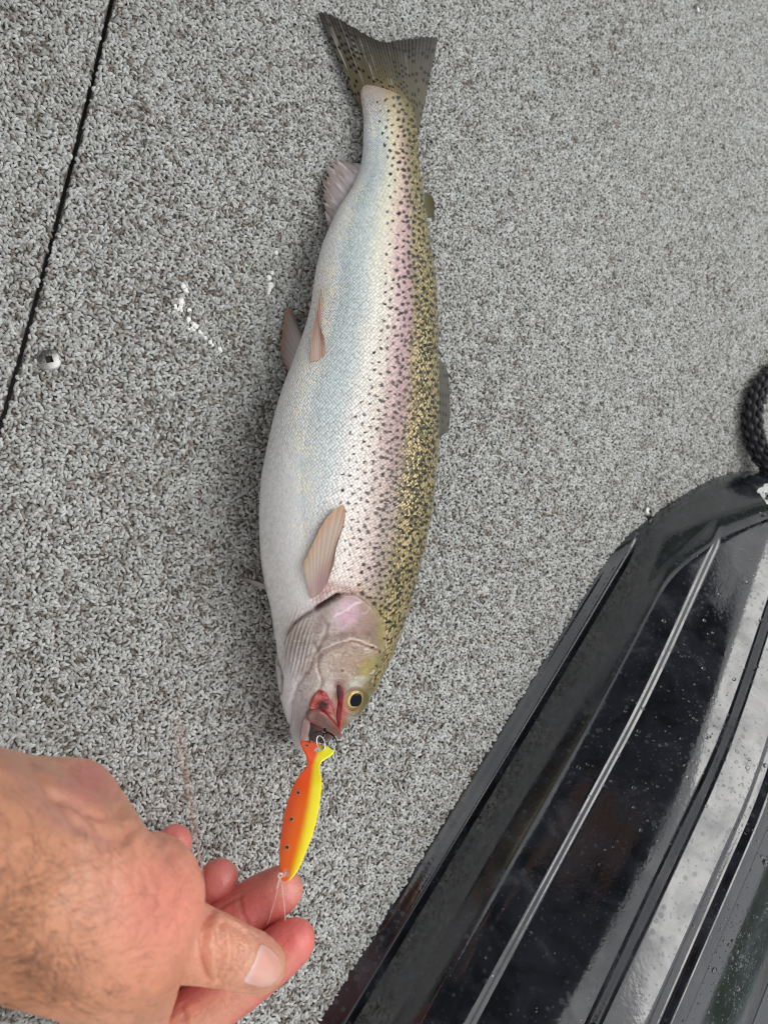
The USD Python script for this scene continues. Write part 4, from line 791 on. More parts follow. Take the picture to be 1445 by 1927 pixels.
pi_ = [J(150, 1740, 352, 48), J(232, 1705, 374, 38), J(286, 1646, 376, 36), J(319, 1598, 368, 36), J(327, 1589, 366, 34.5)]
PALM = dict(thenar=J(262, 1695, 278, 122), thenar2=J(210, 1745, 268, 155), heel=J(118, 1690, 254, 184), hypo=J(131, 1526, 300, 95), hypo2=J(40, 1530, 285, 105), ib=J(240, 1950, 326, 66), pb=J(150, 1700, 335, 78),
            w1=J(-10, 1635, 240, 190), w2=J(-20, 1540, 262, 125), low=J(182, 1812, 280, 100), f1=J(-190, 1605, 212, 222), f2=J(-330, 1590, 205, 240))
K = PALM
parts_h = chain(th) + chain(ix) + chain(mi) + chain(ri) + chain(pi_)
parts_h += [hull_of([K['thenar'], K['thenar2'], th[0]]), hull_of([K['thenar2'], K['heel'], K['low']]), hull_of([K['heel'], K['w1']]), hull_of([K['hypo'], K['hypo2']]), hull_of([K['hypo'], K['pb'], K['heel']]), hull_of([K['low'], K['ib'], K['thenar2']]),
            hull_of([K['ib'], K['pb'], mi[0], ri[0]]), hull_of([K['hypo2'], K['w1'], K['w2']]), hull_of([K['w1'], K['f1']]), hull_of([K['w2'], K['f1']]), hull_of([K['low'], K['w1']]), hull_of([th[0], K['ib'], K['low']])]
f_w = R @ np.array([0, 0, 1.0]); up_w = -(R @ np.array([0, 1.0, 0])); rt_w = R @ np.array([1.0, 0, 0])
W_ = K['f1'][0]; fore = K['f1'][0] - K['w1'][0]; fore /= np.linalg.norm(fore)
SH_R = np.array([-0.50, 0.10, 0.86]); SH_L = np.array([-0.46, 0.56, 0.92]); HIP = np.array([-0.98, 0.36, 0.86])
elb = np.array([-0.50, -0.05, 0.40])
hand_man = m3.Manifold.batch_boolean(parts_h, m3.OpType.Add).refine_to_length(0.0026)
mm = hand_man.to_mesh(); ht = trimesh.Trimesh(np.asarray(mm.vert_properties)[:, :3], np.asarray(mm.tri_verts), process=True)
ht = trimesh.smoothing.filter_taubin(ht, lamb=0.55, nu=0.53, iterations=26)
fm_ = m3.Manifold(m3.Mesh(np.asarray(ht.vertices, np.float32), np.asarray(ht.faces, np.uint32))).refine_to_length(0.0015).to_mesh(); fine = trimesh.Trimesh(np.asarray(fm_.vert_properties)[:, :3], np.asarray(fm_.tri_verts), process=True)
fine = trimesh.smoothing.filter_taubin(fine, lamb=0.5, nu=0.5, iterations=6)
hv_ = np.array(fine.vertices); hn_ = np.array(fine.vertex_normals); hp = project(hv_)
hvis = np.einsum('ij,ij->i', hn_, CAM - hv_) > 0
hdz = np.zeros(len(hv_)); hd_ = depth(hv_); near_ = hvis & (hd_ < 0.40)
def crease(line, width, d, lo=0.0, hi=9.0):
    global hdz
    k = near_ & (hd_ > lo) & (hd_ < hi)
    if k.any(): hdz[k] -= d * np.exp(-(poly_dist(hp[k], spline(line, 20)) / width) ** 2)
for ln, w, d in [([(226, 1520), (234, 1542), (246, 1558), (236, 1580)], 9.0, 0.0012), ([(400, 1716), (392, 1740), (386, 1790), (392, 1850)], 7, 0.0011), ([(418, 1735), (424, 1785), (410, 1850)], 4.0, 0.0006), ([(441, 1740), (455, 1775), (446, 1815), (418, 1858)], 3.2, 0.00065),
                 ([(452, 1745), (464, 1778), (456, 1815), (430, 1858)], 3.0, 0.00055), ([(432, 1738), (443, 1785), (432, 1830), (408, 1862)], 2.6, 0.0005), ([(462, 1752), (472, 1780), (466, 1806)], 2.6, 0.0004),
                 ([(160, 1530), (180, 1560), (190, 1600)], 6, 0.0006), ([(100, 1490), (150, 1520), (190, 1540)], 8, 0.0009), ([(60, 1440), (110, 1500), (150, 1560)], 9, 0.0007), ([(243, 1560), (256, 1600), (250, 1660)], 6, 0.0005), ([(275, 1575), (268, 1620), (282, 1680)], 6, 0.0004),
                 ([(320, 1600), (305, 1650), (300, 1700)], 5, 0.0004), ([(352, 1640), (340, 1690), (336, 1740)], 4, 0.0003), ([(206, 1570), (214, 1630), (206, 1700)], 4, 0.0003), ([(372, 1760), (366, 1800), (374, 1846)], 4, 0.00025), ([(150, 1600), (158, 1660), (150, 1720)], 5, 0.0003), ([(404, 1730), (412, 1790), (400, 1855)], 2.6, 0.00035), ([(474, 1756), (486, 1768), (482, 1786)], 2.2, 0.0002)]:
    crease(ln, w, d * (3.2 if ln[0][0] > 380 else 1.5), 0.2, 0.325)
for ln, w, d in [([(452, 1690), (455, 1715), (466, 1740)], 3.5, 0.0011), ([(343, 1893), (346, 1905), (352, 1935)], 3.4, 0.0011), ([(395, 1728), (424, 1704), (450, 1690)], 2.5, 0.0008), ([(418, 1872), (424, 1895)], 3.0, 0.0003)]:
    crease(ln, w, d, 0.315, 0.40)
hdz += 0.0009 * (fbm2(hp, 0.018, 60, 4) - 0.5) * 2 + 0.00016 * (fbm2(hp, 0.11, 61, 3) - 0.5) * 2
hdz[near_] -= 0.00032 * (np.abs(np.sin((hp[near_, 0] * 0.8 + hp[near_, 1] * 0.5) / 9 + 5 * fbm2(hp[near_], 0.02, 5))) ** 6) * smoothstep(0.5, 0.6, fbm2(hp[near_], 0.012, 9, 3))
# flatter distal pads, and a shallow bed for the nail
fine.vertices = hv_ + hn_ * hdz[:, None]
body_far = []
def big(*js): return m3.Manifold.batch_hull([m3.Manifold.sphere(float(r), 32).translate([float(x) for x in p]) for p, r in js])
fineman = m3.Manifold(m3.Mesh(np.asarray(fine.vertices, np.float32), np.asarray(fine.faces, np.uint32)))
HEAD = np.array([-0.20, 0.37, 1.02])
L_H = CAM - f_w * 0.035 + up_w * 0.05; L_W = L_H - f_w * 0.03 + up_w * 0.075 - rt_w * 0.05; L_E = np.array([-0.42, 0.36, 0.62])
LEGS = [((HIP + [0, -0.10, -0.04], 0.095), (np.array([-0.86, 0.16, 0.46]), 0.066), (np.array([-0.98, 0.14, 0.09]), 0.045), (np.array([-0.84, 0.13, 0.04]), 0.038)), ((HIP + [0, 0.10, -0.04], 0.095), (np.array([-0.86, 0.58, 0.46]), 0.066), (np.array([-0.98, 0.62, 0.09]), 0.045), (np.array([-0.84, 0.63, 0.04]), 0.038))]
rest = [big((K['f2'][0], K['f2'][1] * 0.97), (elb, 0.046)), big((elb, 0.045), (SH_R, 0.06)), big((SH_R, 0.07), (SH_L, 0.07)), big((SH_R + [-0.02, 0.06, -.02], 0.10), (SH_L + [-0.02, -0.06, -.02], 0.10), (HIP, 0.13)),
        big((SH_L, 0.06), (L_E, 0.042)), big((L_E, 0.042), (L_W, 0.028)), big((L_W, 0.028), (L_H, 0.022)), big(((SH_R + SH_L) / 2 + [0.02, 0, 0.03], 0.062), (HEAD - [0.08, 0, 0.02], 0.058)),
        big((HEAD + [0.01, 0, 0.03], 0.092), (HEAD + [0.05, 0, 0.0], 0.085), (HEAD + [0.0, 0, -0.075], 0.05)), big((HEAD + [0.07, 0, -0.07], 0.013), (HEAD + [0.10, 0, -0.03], 0.008), (HEAD + [0.04, 0, -0.085], 0.017)),
        big((HEAD + [0.0, 0.085, -0.01], 0.012), (HEAD + [0.02, 0.092, 0.03], 0.016)), big((HEAD + [0.0, -0.085, -0.01], 0.012), (HEAD + [0.02, -0.092, 0.03], 0.016))]
for lg in LEGS: rest += [big(lg[0], lg[1]), big(lg[1], lg[2]), big(lg[2], lg[3])]
rm_ = m3.Manifold.batch_boolean(rest, m3.OpType.Add).refine_to_length(0.012).to_mesh()
rt_ = trimesh.smoothing.filter_taubin(trimesh.Trimesh(np.asarray(rm_.vert_properties)[:, :3], np.asarray(rm_.tri_verts), process=True), iterations=14)
whole = fineman + m3.Manifold(m3.Mesh(np.asarray(rt_.vertices, np.float32), np.asarray(rt_.faces, np.uint32)))
wm = whole.to_mesh(); body = trimesh.Trimesh(np.asarray(wm.vert_properties)[:, :3], np.asarray(wm.tri_verts), process=True)
bv = np.array(body.vertices); bp = project(bv); bdp = depth(bv); bnrm = np.array(body.vertex_normals)
print('body', len(bv), 'elbow', elb, 'left hand', L_H)
inview = (bdp > 0.1) & (bdp < 0.42) & (np.abs(bp[:, 0] - 300) < 700) & (np.abs(bp[:, 1] - 1650) < 500)
# skin tones: tan and freckled wrist, pink finger pads
skin = np.tile(C(206, 158, 132), (len(bv), 1))
pk = inview
def SB(c, rx, ry, rot, rgb, a, power=1.0, lo=0.0, hi=9.0):
    k = pk & (bdp > lo) & (bdp < hi); skin[k] = blob(skin[k], bp[k], c, rx, ry, rot, rgb, a, power)
SB((40, 1760), 190, 260, 0, C(204, 152, 118), 0.8); SB((320, 1700), 110, 120, 0, C(224, 150, 134), 0.85); SB((300, 1850), 90, 50, 0, C(206, 146, 116), 0.5); SB((20, 1880), 140, 110, 0, C(172, 122, 88), 0.6); SB((0, 1500), 60, 80, 0, C(190, 142, 114), 0.5); SB((170, 1470), 50, 60, 30, C(212, 140, 130), 0.9); SB((110, 1520), 80, 50, 35, C(184, 140, 122), 0.6); SB((30, 1450), 70, 60, 0, C(186, 140, 116), 0.5)
fing = smoothstep(0.326, 0.334, bdp) * inview
skin = mixc2(skin, C(206, 128, 120), 0.92 * fing)
SB((555, 1765), 46, 40, 0, C(212, 118, 112), 0.8, 1.0, 0.325); SB((545, 1665), 50, 40, 0, C(214, 158, 142), 0.7, 1.0, 0.325); SB((490, 1720), 46, 40, 0, C(190, 106, 100), 0.7, 1.0, 0.325); SB((430, 1640), 30, 30, 0, C(204, 130, 122), 0.7, 1.0, 0.325); SB((415, 1710), 40, 26, 0, C(192, 112, 106), 0.6, 1, .325)
SB((420, 1790), 60, 70, 0, C(204, 150, 124), 0.6, 1.0, 0, .33); SB((500, 1770), 26, 20, 30, C(212, 146, 130), 0.7, 1, 0, .33); SB((478, 1762), 16, 14, 0, C(216, 170, 152), 0.5, 1, 0, .33)
skin *= (1 + 0.17 * (fbm2(bp, 0.022, 70, 4) - 0.5) * 2 + 0.15 * (fbm2(bp, 0.14, 71, 3) - 0.5) * 2)[:, None]
fr_ = smoothstep(0.62, 0.74, fbm2(bp, 0.2, 72, 2)) * inview * (1 - fing); skin = mixc2(skin, C(160, 104, 78), 0.35 * fr_)
veins = np.exp(-(poly_dist(bp, spline([(20, 1440), (70, 1500), (120, 1550), (200, 1590)], 20)) / 12) ** 2) * inview; skin = mixc2(skin, C(170, 132, 128), 0.3 * veins)
sm_ = skin.mean(1, keepdims=True); skin = 0.84 * np.clip(sm_ + (skin - sm_) * 1.12, 0.005, 1) * np.array([1.02, 0.95, 0.985])
SKIN = mat('skin', {'c': ('attribute', {'attribute': 'col'}), 'g': ('geometry', {}), 'v': ('voronoi_texture', {'scale': 1300.0, 'feature': 'f1'}), 'n': ('noise_texture', {'scale': 500.0, 'detail': 4.0}), 'ad': ('math', {'math_type': 'add'}), 'b': ('bump', {'strength': 0.42, 'distance': 0.0004}),
    'p': ('principled_bsdf', {'roughness': 0.38, 'specular_ior_level': 0.5, 'subsurface_weight': 0.22, 'subsurface_scale': 0.004, 'subsurface_radius': (1.0, 0.35, 0.2)})},
    [('c.color', 'p.base_color'), ('g.position', 'v.vector'), ('g.position', 'n.vector'), ('v.distance', 'ad.value1'), ('n.fac', 'ad.value2'), ('ad.value', 'b.height'), ('b.normal', 'p.normal')])
person = thing('person', 'bare hand and hairy forearm reaching in at the lower left, fingers holding the lure', 'person', (-0.9, 0.35, 0.0))
obj('body', trimesh.Trimesh(bv, body.faces, process=False), SKIN, person, smooth=True, col=skin)
sel = inview & (np.einsum('ij,ij->i', bnrm, CAM - bv) > 0)
htree = cKDTree(bp[sel]); HVs, HNs, HDs = bv[sel], bnrm[sel], bdp[sel]
def on_hand(u, v, lift=0.0, k=14):
    d, i = htree.query(np.stack([u, v], -1), k=k)
    dd = HDs[i] + np.where(d > d[:, :1] + 4, 1.0, 0.0); j = i[np.arange(len(i)), dd.argmin(1)]
    w = np.exp(-(d / 5.0) ** 2) * (np.abs(HDs[i] - HDs[j][:, None]) < 0.006); w /= w.sum(1, keepdims=True)
    p = (HVs[i] * w[..., None]).sum(1); n = (HNs[i] * w[..., None]).sum(1); n /= np.linalg.norm(n, axis=1, keepdims=True)
    return p + n * np.asarray(lift)[..., None], n
# thumb nail
NAIL = mat('nail', {'c': ('attribute', {'attribute': 'col'}), 'p': ('principled_bsdf', {'roughness': 0.22, 'specular_ior_level': 0.5, 'coat_weight': 0.3, 'coat_roughness': 0.15, 'subsurface_weight': 0.2, 'subsurface_scale': 0.002})}, [('c.color', 'p.base_color')])
def nail():
    ol = spline([(489, 1773), (502, 1775), (519, 1789), (530, 1806), (534, 1826), (528, 1845), (513, 1860), (496, 1865), (474, 1860), (455, 1850), (461, 1836), (472, 1815), (481, 1793)], 80, True)
    ol = np.array([493.0, 1820.0]) + (ol - [493.0, 1820.0]) * 0.9
    poly = Polygon(ol); xa, ya, xb, yb = poly.bounds; n = 60
    gx, gy = np.meshgrid(np.linspace(xa - 1, xb + 1, n), np.linspace(ya - 1, yb + 1, n), indexing='ij'); p = np.c_[gx.ravel(), gy.ravel()]
    out = ~contains_xy(poly, p[:, 0], p[:, 1])
    p[out] = np.array([poly.exterior.interpolate(poly.exterior.project(Point(*q))).coords[0] for q in p[out]])
    d = poly_dist(p, np.vstack([ol, ol[:1]])); h = np.where(out, -0.0004, 0.00042 * np.sqrt(np.clip(d / 3, 0, 1)))
    pt, nn = on_hand(p[:, 0], p[:, 1], h, 20)
    f = grid_faces(n, n); f = f[(~out[f]).any(1)]; m = trimesh.Trimesh(pt, f, process=False)
    if np.einsum('ij,ij->i', m.face_normals, CAM - m.triangles_center).mean() < 0: m.faces = m.faces[:, ::-1]
    c = np.tile(C(204, 150, 136), (len(p), 1)); c = stroke(c, p, [(487, 1780), (476, 1808), (460, 1846)], 8, C(212, 178, 170), 0.75); c = stroke(c, p, [(520, 1790), (532, 1812), (530, 1842), (514, 1859)], 4, C(214, 172, 146), 0.8); c = blob(c, p, (500, 1842), 20, 12, 20, C(206, 170, 156), 0.5)
    c *= (1 + 0.05 * (fbm2(p, 0.08, 4) - 0.5))[:, None]
    kv = np.unique(m.faces); re = np.zeros(len(pt), int); re[kv] = np.arange(len(kv))
    obj('thumb_nail', trimesh.Trimesh(pt[kv], re[m.faces], process=False), NAIL, person, smooth=True, col=c[kv])
nail()
# hairs of the wrist
HAIR = mat('arm_hair', {'o': ('hair_info', {}), 'r': ('rgb_ramp', {'ramp': [(0.0, (0.03, 0.016, 0.008)), (1.0, (0.10, 0.055, 0.028))]}), 'p': ('principled_bsdf', {'roughness': 0.4})}, [('o.intercept', 'r.fac'), ('r.color', 'p.base_color')])
hr = np.random.default_rng(55); nH = 1900; pu, pv_ = hr.uniform(-60, 330, nH), hr.uniform(1470, 1925, nH)
okh = hr.random(nH) < (np.exp(-((pu - 20) / 150) ** 2) * np.exp(-((pv_ - 1780) / 190) ** 2) * 1.1 + 0.02) * smoothstep(0.3, 0.5, fbm2(np.c_[pu, pv_], 0.02, 81, 2) + 0.15)
pu, pv_ = pu[okh], pv_[okh]; hp0, hnn = on_hand(pu, pv_, 0.0)
okd = htree.query(np.c_[pu, pv_])[0] < 5; hp0, hnn, pu, pv_ = hp0[okd], hnn[okd], pu[okd], pv_[okd]
cv, cw = [], []
for k in range(len(hp0)):
    L = hr.uniform(0.006, 0.015); a = -0.5 + 1.5 * (fbm2(np.array([[pu[k], pv_[k]]]), 0.012, 90, 2)[0] - 0.5) * 3 + hr.normal(0, 0.5); cr = hr.normal(0, 1.4)
    n = hnn[k]; t1 = rt_w - rt_w.dot(n) * n; t1 /= np.linalg.norm(t1); t2 = np.cross(n, t1); q = hp0[k].copy(); pp = [q.copy()]
    for j in range(7):
        aa = a + cr * j / 7; q = q + L / 7 * ((np.cos(aa) * t1 + np.sin(aa) * t2) * 0.96 + n * (0.35 - 0.09 * j)); pp.append(q.copy())
    cv += pp; cw += list(np.linspace(0.000075, 0.00002, 8))
og = origin_of(str(person.GetPath())); bc = UsdGeom.BasisCurves.Define(stage, str(person.GetPath()) + '/arm_hair')
bc.CreateTypeAttr('linear'); bc.CreateCurveVertexCountsAttr(Vt.IntArray([8] * len(hp0))); bc.CreatePointsAttr(Vt.Vec3fArray.FromNumpy((np.array(cv) - og).astype(np.float32))); bc.CreateWidthsAttr(Vt.FloatArray.FromNumpy(np.array(cw, np.float32))); bc.SetWidthsInterpolation('vertex')
UsdShade.MaterialBindingAPI.Apply(bc.GetPrim()).Bind(HAIR); tag(bc, kind='stuff'); print('hairs', len(hp0))
# clothes (only ever seen in reflections)
CLOTH = mat('dark_jacket', {'g': ('geometry', {}), 'n': ('noise_texture', {'scale': 60.0, 'detail': 4.0}), 'r': ('rgb_ramp', {'ramp': [(0.3, (0.012, 0.015, 0.022)), (0.7, (0.028, 0.032, 0.042))]}), 'p': ('principled_bsdf', {'roughness': 0.85})}, [('g.position', 'n.vector'), ('n.fac', 'r.fac'), ('r.color', 'p.base_color')])
def soft(parts, e=0.02, it=12):
    m = m3.Manifold.batch_boolean(parts, m3.OpType.Add).refine_to_length(e).to_mesh(); t = trimesh.smoothing.filter_taubin(trimesh.Trimesh(np.asarray(m.vert_properties)[:, :3], np.asarray(m.tri_verts), process=True), iterations=it)
    t.vertices = t.vertices + t.vertex_normals * (0.006 * (fbm2(t.vertices[:, :2] + t.vertices[:, 2:], 22.0, 3, 3) - 0.5))[:, None]; return t
midf = K['f2'][0] * 0.35 + elb * 0.65
obj('jacket', soft([big((midf, 0.056), (elb, 0.062)), big((elb, 0.062), (SH_R, 0.08)), big((SH_R, 0.09), (SH_L, 0.09)), big((SH_R + [-0.02, 0.05, -.02], 0.125), (SH_L + [-0.02, -0.05, -.02], 0.125), (HIP, 0.16)), big((SH_L, 0.08), (L_E, 0.058)), big((L_E, 0.058), (L_E * 0.35 + L_W * 0.65, 0.044))]), CLOTH, person)
obj('trousers', soft(sum([[big((l[0][0], 0.125), (l[1][0], 0.085)), big((l[1][0], 0.082), (l[2][0], 0.064))] for l in LEGS], [])), CLOTH, person)
brim = [big((HEAD + [0.035 + 0.17 * math.cos(t) * 1.1, 0.185 * math.sin(t), 0.05 + 0.02 * math.cos(2 * t) - 0.03 * math.cos(t)], 0.005), (HEAD + [0.02, 0, 0.06], 0.05), (HEAD + [0.035 + 0.17 * math.cos(t + 0.35) * 1.1, 0.185 * math.sin(t + 0.35), 0.05 + 0.02 * math.cos(2 * t + 0.7) - 0.03 * math.cos(t + 0.35)], 0.005)) for t in np.arange(0, 2 * np.pi, 0.3306)]
obj('brimmed_hat', soft(brim + [big((HEAD + [0.0, 0, 0.085], 0.10), (HEAD + [0.03, 0, 0.075], 0.095))], 0.012, 3), CLOTH, person)
cpo = spline([(-1.15, 0.22), (-0.72, 0.18), (-0.38, 0.19), (-0.06, 0.32), (0.15, 0.56), (0.31, 0.86), (0.48, 1.14), (0.72, 1.46), (1.0, 1.95), (1.3, 2.5), (1.4, 3.0), (0.3, 3.12), (-0.5, 3.14), (-1.1, 3.1), (-1.22, 2.7), (-1.22, 0.8)], 120, True)
cpo = Polygon(cpo); cm_ = trimesh.creation.extrude_polygon(cpo, 0.006, engine='earcut')
cmm = m3.Manifold(m3.Mesh(np.asarray(cm_.vertices, np.float32), np.asarray(cm_.faces, np.uint32))).refine_to_length(0.06).to_mesh(); cvv = np.array(cmm.vert_properties)[:, :3].astype(float); cvv[:, 2] += 1.92 - 0.10 * ((cvv[:, 1] - 1.7) / 1.4) ** 2
canopy = thing('boat_canopy', 'dark blue fabric boat canopy overhead, seen only as a reflection in the wet plastic', 'boat canopy', (-0.5, 1.1, 0))
obj('fabric', (cvv, np.array(cmm.tri_verts)), CLOTH, canopy, smooth=40)
for px_, py_ in ((-1.16, 0.42), (-1.16, 3.0), (0.3, 3.0)):
    zt_ = 1.92 - 0.10 * ((py_ - 1.7) / 1.4) ** 2; obj('pole', tube(np.array([[px_, py_, -0.01], [px_, py_, 0.9], [px_, py_, zt_ + 0.003]]), 0.011, 12), STEEL, canopy)
PHONE = mat('phone_glass', {'n': ('noise_texture', {'scale': 90.0}), 'r': ('rgb_ramp', {'ramp': [(0.3, (0.015,) * 3), (0.7, (0.02,) * 3)]}), 'p': ('principled_bsdf', {'roughness': 0.15})}, [('n.fac', 'r.fac'), ('r.color', 'p.base_color')])
pc = CAM - f_w * 0.012 - up_w * 0.055 + rt_w * 0.022
ph_m = m3.Manifold.batch_hull([m3.Manifold.sphere(0.0038, 16).translate([float(x) for x in pc + a * 0.032 * rt_w + b * 0.069 * up_w]) for a in (-1, 1) for b in (-1, 1)])
phone = thing('phone', 'dark smartphone held above the deck by the photographer, seen only in reflections', 'phone', pc); obj('case', ph_m, PHONE, phone, smooth=40)

# ------------------------------------------------------------------ lure
LURE = mat('fluorescent_paint', {'c': ('attribute', {'attribute': 'col'}), 'p': ('principled_bsdf', {'roughness': 0.3, 'coat_weight': 0.6, 'coat_roughness': 0.08})}, [('c.color', 'p.base_color')])
lo_px = [(565, 1397), (567.5, 1394.2), (571, 1393.8), (587, 1396), (596, 1399), (602, 1401.5), (607.5, 1404.5), (613, 1403.5), (621, 1408), (626, 1412), (628.3, 1415.5), (625, 1421), (616, 1427), (606, 1434), (602, 1441), (602, 1449), (605, 1469), (604.5, 1490), (601, 1517), (595, 1547), (587, 1575), (575, 1606), (562, 1636), (549, 1654), (544, 1658.5), (539, 1660), (531, 1657), (527, 1644), (525.7, 1620), (526, 1596), (529, 1567), (534, 1537), (541, 1510), (549, 1486), (559, 1466), (571, 1450), (576, 1444), (578, 1437), (577.5, 1429), (572, 1415)]
lp = Polygon(spline(lo_px, 220, True)).buffer(0)
for c, r in (((597.5, 1412), 4.6), ((539.2, 1644), 6.0)): lp = lp.difference(Point(*c).buffer(r, 24))
lm = trimesh.creation.extrude_polygon(lp, 1.0, engine='earcut'); 
lm_ = m3.Manifold(m3.Mesh(np.asarray(lm.vertices, np.float32), np.asarray(lm.faces, np.uint32))).refine_to_length(2.6).to_mesh(); lm = trimesh.Trimesh(np.asarray(lm_.vert_properties)[:, :3], np.asarray(lm_.tri_verts), process=True)
lx = np.array(lm.vertices); axl = np.array([(597, 1400), (590, 1440), (583, 1490), (571, 1545), (556, 1600), (539, 1660)], float)
dl = poly_dist(lx[:, :2], axl); LD = lambda v: np.interp(v, [1394, 1440, 1660], [0.397, 0.388, 0.338])
wid = np.interp(lx[:, 1], [1394, 1440, 1480, 1540, 1600, 1660], [30, 13, 27, 33, 24, 8])
eb = poly_dist(lx[:, :2], np.array(lp.exterior.coords)); bev = 0.00045 * (1 - np.clip(eb / 1.6, 0, 1)) ** 2
cup = 0.0030 * (1 - np.clip(dl / 36, 0, 1) ** 2) * smoothstep(1425, 1480, lx[:, 1])
Dl = LD(lx[:, 1]) - cup + np.where(lx[:, 2] > 0.5, 0.0011 - bev * 0.3, bev)
lure_v = at_d(lx[:, 0], lx[:, 1], Dl)
bline = np.interp(lx[:, 1], [1394, 1410, 1440, 1490, 1545, 1600, 1660], [604, 600, 590, 584, 574, 560, 544]); bw_ = np.interp(lx[:, 1], [1394, 1430, 1500, 1600, 1660], [3, 5, 9, 12, 7])
ty = smoothstep(-1, 1, (lx[:, 0] - bline) / bw_ + 0.25 * (fbm2(lx[:, :2], 0.05, 4) - 0.5))
lc = mixc(C(246, 84, 6), C(242, 226, 14), ty); lc = mixc2(lc, C(252, 132, 40), 0.45 * np.exp(-(((lx[:, 0] - bline + 16) / 14) ** 2)) * smoothstep(1470, 1530, lx[:, 1]))
lc = mixc2(lc, C(214, 238, 20), 0.6 * smoothstep(608, 622, lx[:, 0])); he = np.min([np.abs(np.hypot(lx[:, 0] - c[0], lx[:, 1] - c[1]) - r) for c, r in (((597.5, 1412), 4.6), ((539.2, 1644), 6.0))], axis=0)
lc = mixc2(lc, C(214, 190, 170), 0.75 * (he < 0.35)); eb = np.abs(poly_dist(lx[:, :2], np.array(Polygon(lp.exterior).exterior.coords))); lc = np.where(((eb < 0.3) & (lx[:, 2] > 0.5))[:, None], C(232, 150, 70), lc); lc = np.where(((he < 0.4) & (lx[:, 2] > 0.2))[:, None], C(160, 90, 50), lc)
lure = thing('fishing_spoon', 'fish-shaped orange and yellow metal lure hanging between the trout mouth and the fingers', 'fishing lure', at_d(np.array(570.), np.array(1520.), np.array(0.37)))
obj('spoon_plate', trimesh.Trimesh(lure_v, lm.faces, process=False), LURE, lure, smooth=30, col=None) if False else None
mshape = trimesh.Trimesh(lure_v, lm.faces, process=False)
if np.einsum('ij,ij->i', mshape.face_normals, CAM - mshape.triangles_center)[lx[lm.faces][:, :, 2].mean(1) < 0.01].mean() < 0: mshape.faces = mshape.faces[:, ::-1]
obj('spoon_plate', mshape, LURE, lure, smooth=True, col=lc)
DOT = mat('dot_print', {'n': ('noise_texture', {'scale': 900.0}), 'r': ('rgb_ramp', {'ramp': [(0.3, (0.055, 0.045, 0.04)), (0.7, (0.085, 0.07, 0.062))]}), 'p': ('principled_bsdf', {'roughness': 0.4})}, [('n.fac', 'r.fac'), ('r.color', 'p.base_color')])
RIMP = mat('dot_rim', {'n': ('noise_texture', {'scale': 900.0}), 'r': ('rgb_ramp', {'ramp': [(0.3, tuple(C(226, 176, 150))), (0.7, tuple(C(236, 190, 164)))]}), 'p': ('principled_bsdf', {'roughness': 0.4})}, [('n.fac', 'r.fac'), ('r.color', 'p.base_color')])
ltree = cKDTree(np.c_[lx[:, :2], (lx[:, 2] > 0.5) * 50])
def lure_at(p, up):
    d, i = ltree.query(np.c_[p, np.zeros(len(p))], k=6); w = 1 / (d + 0.3); D = (Dl[i] * w).sum(1) / w.sum(1); return at_d(p[:, 0], p[:, 1], D - up)
for c, r in (((561.2, 1492.3), 4.1), ((548.6, 1542), 4.2), ((540.2, 1595.2), 4.6), ((578, 1403.3), 3.0)):
    for nm_, r_, mt_, up_ in (('dot_rim', r, RIMP, 0.00025), ('dark_dot', r * 0.78, DOT, 0.0004)):
        tq = np.linspace(0, 2 * np.pi, 28, endpoint=False); p = np.vstack([[c], np.c_[c[0] + r_ * np.cos(tq), c[1] + r_ * np.sin(tq)]]); q0, q1 = lure_at(p, up_), lure_at(p, -0.0003)
        f = [[0, 1 + k, 1 + (k + 1) % 28] for k in range(28)] + [[1 + k, 30 + k, 30 + (k + 1) % 28] for k in range(28)] + [[1 + k, 30 + (k + 1) % 28, 1 + (k + 1) % 28] for k in range(28)]
        obj(nm_, (np.vstack([q0, q1]), np.array(f)), mt_, lure, smooth=False)
WIRE = mat('dark_wire', {'n': ('noise_texture', {'scale': 500.0}), 'r': ('rgb_ramp', {'ramp': [(0.3, (0.16, 0.155, 0.15)), (0.7, (0.3, 0.29, 0.28))]}), 'p': ('principled_bsdf', {'metallic': 1.0, 'roughness': 0.18})}, [('n.fac', 'r.fac'), ('r.color', 'p.base_color')])
HOOKM = mat('black_nickel', {'n': ('noise_texture', {'scale': 500.0}), 'r': ('rgb_ramp', {'ramp': [(0.3, (0.04, 0.038, 0.036)), (0.7, (0.09, 0.085, 0.08))]}), 'p': ('principled_bsdf', {'metallic': 1.0, 'roughness': 0.15})}, [('n.fac', 'r.fac'), ('r.color', 'p.base_color')])
STR = mat('ring_steel', {'n': ('noise_texture', {'scale': 500.0}), 'r': ('rgb_ramp', {'ramp': [(0.3, (0.5, 0.49, 0.47)), (0.7, (0.62, 0.61, 0.59))]}), 'p': ('principled_bsdf', {'metallic': 1.0, 'roughness': 0.15})}, [('n.fac', 'r.fac'), ('r.color', 'p.base_color')])
ang = np.linspace(0, 4 * np.pi * 0.98, 120)
rc_, ra_ = np.array([603.5, 1398.5]), 13.5
ru, rv = rc_[0] + 8.5 * np.cos(ang) * 0.9 + 2.5 * np.sin(ang), rc_[1] + ra_ * np.sin(ang)
rD = 0.3915 + 0.0022 * np.cos(ang) + np.linspace(0, 0.0014, 120)
obj('split_ring', tube(at_d(ru, rv, rD), 0.00042, 8), STR, lure)
md = depth(on_fish(np.array([606.0]), np.array([1380.0]))[0])
hkD = min(md, 0.402) - 0.004
def px3(pts, D): pts = spline(np.array(pts, float), 60); return at_d(pts[:, 0], pts[:, 1], np.full(60, D) if np.isscalar(D) else np.interp(np.linspace(0, 1, 60), np.linspace(0, 1, len(D)), D))
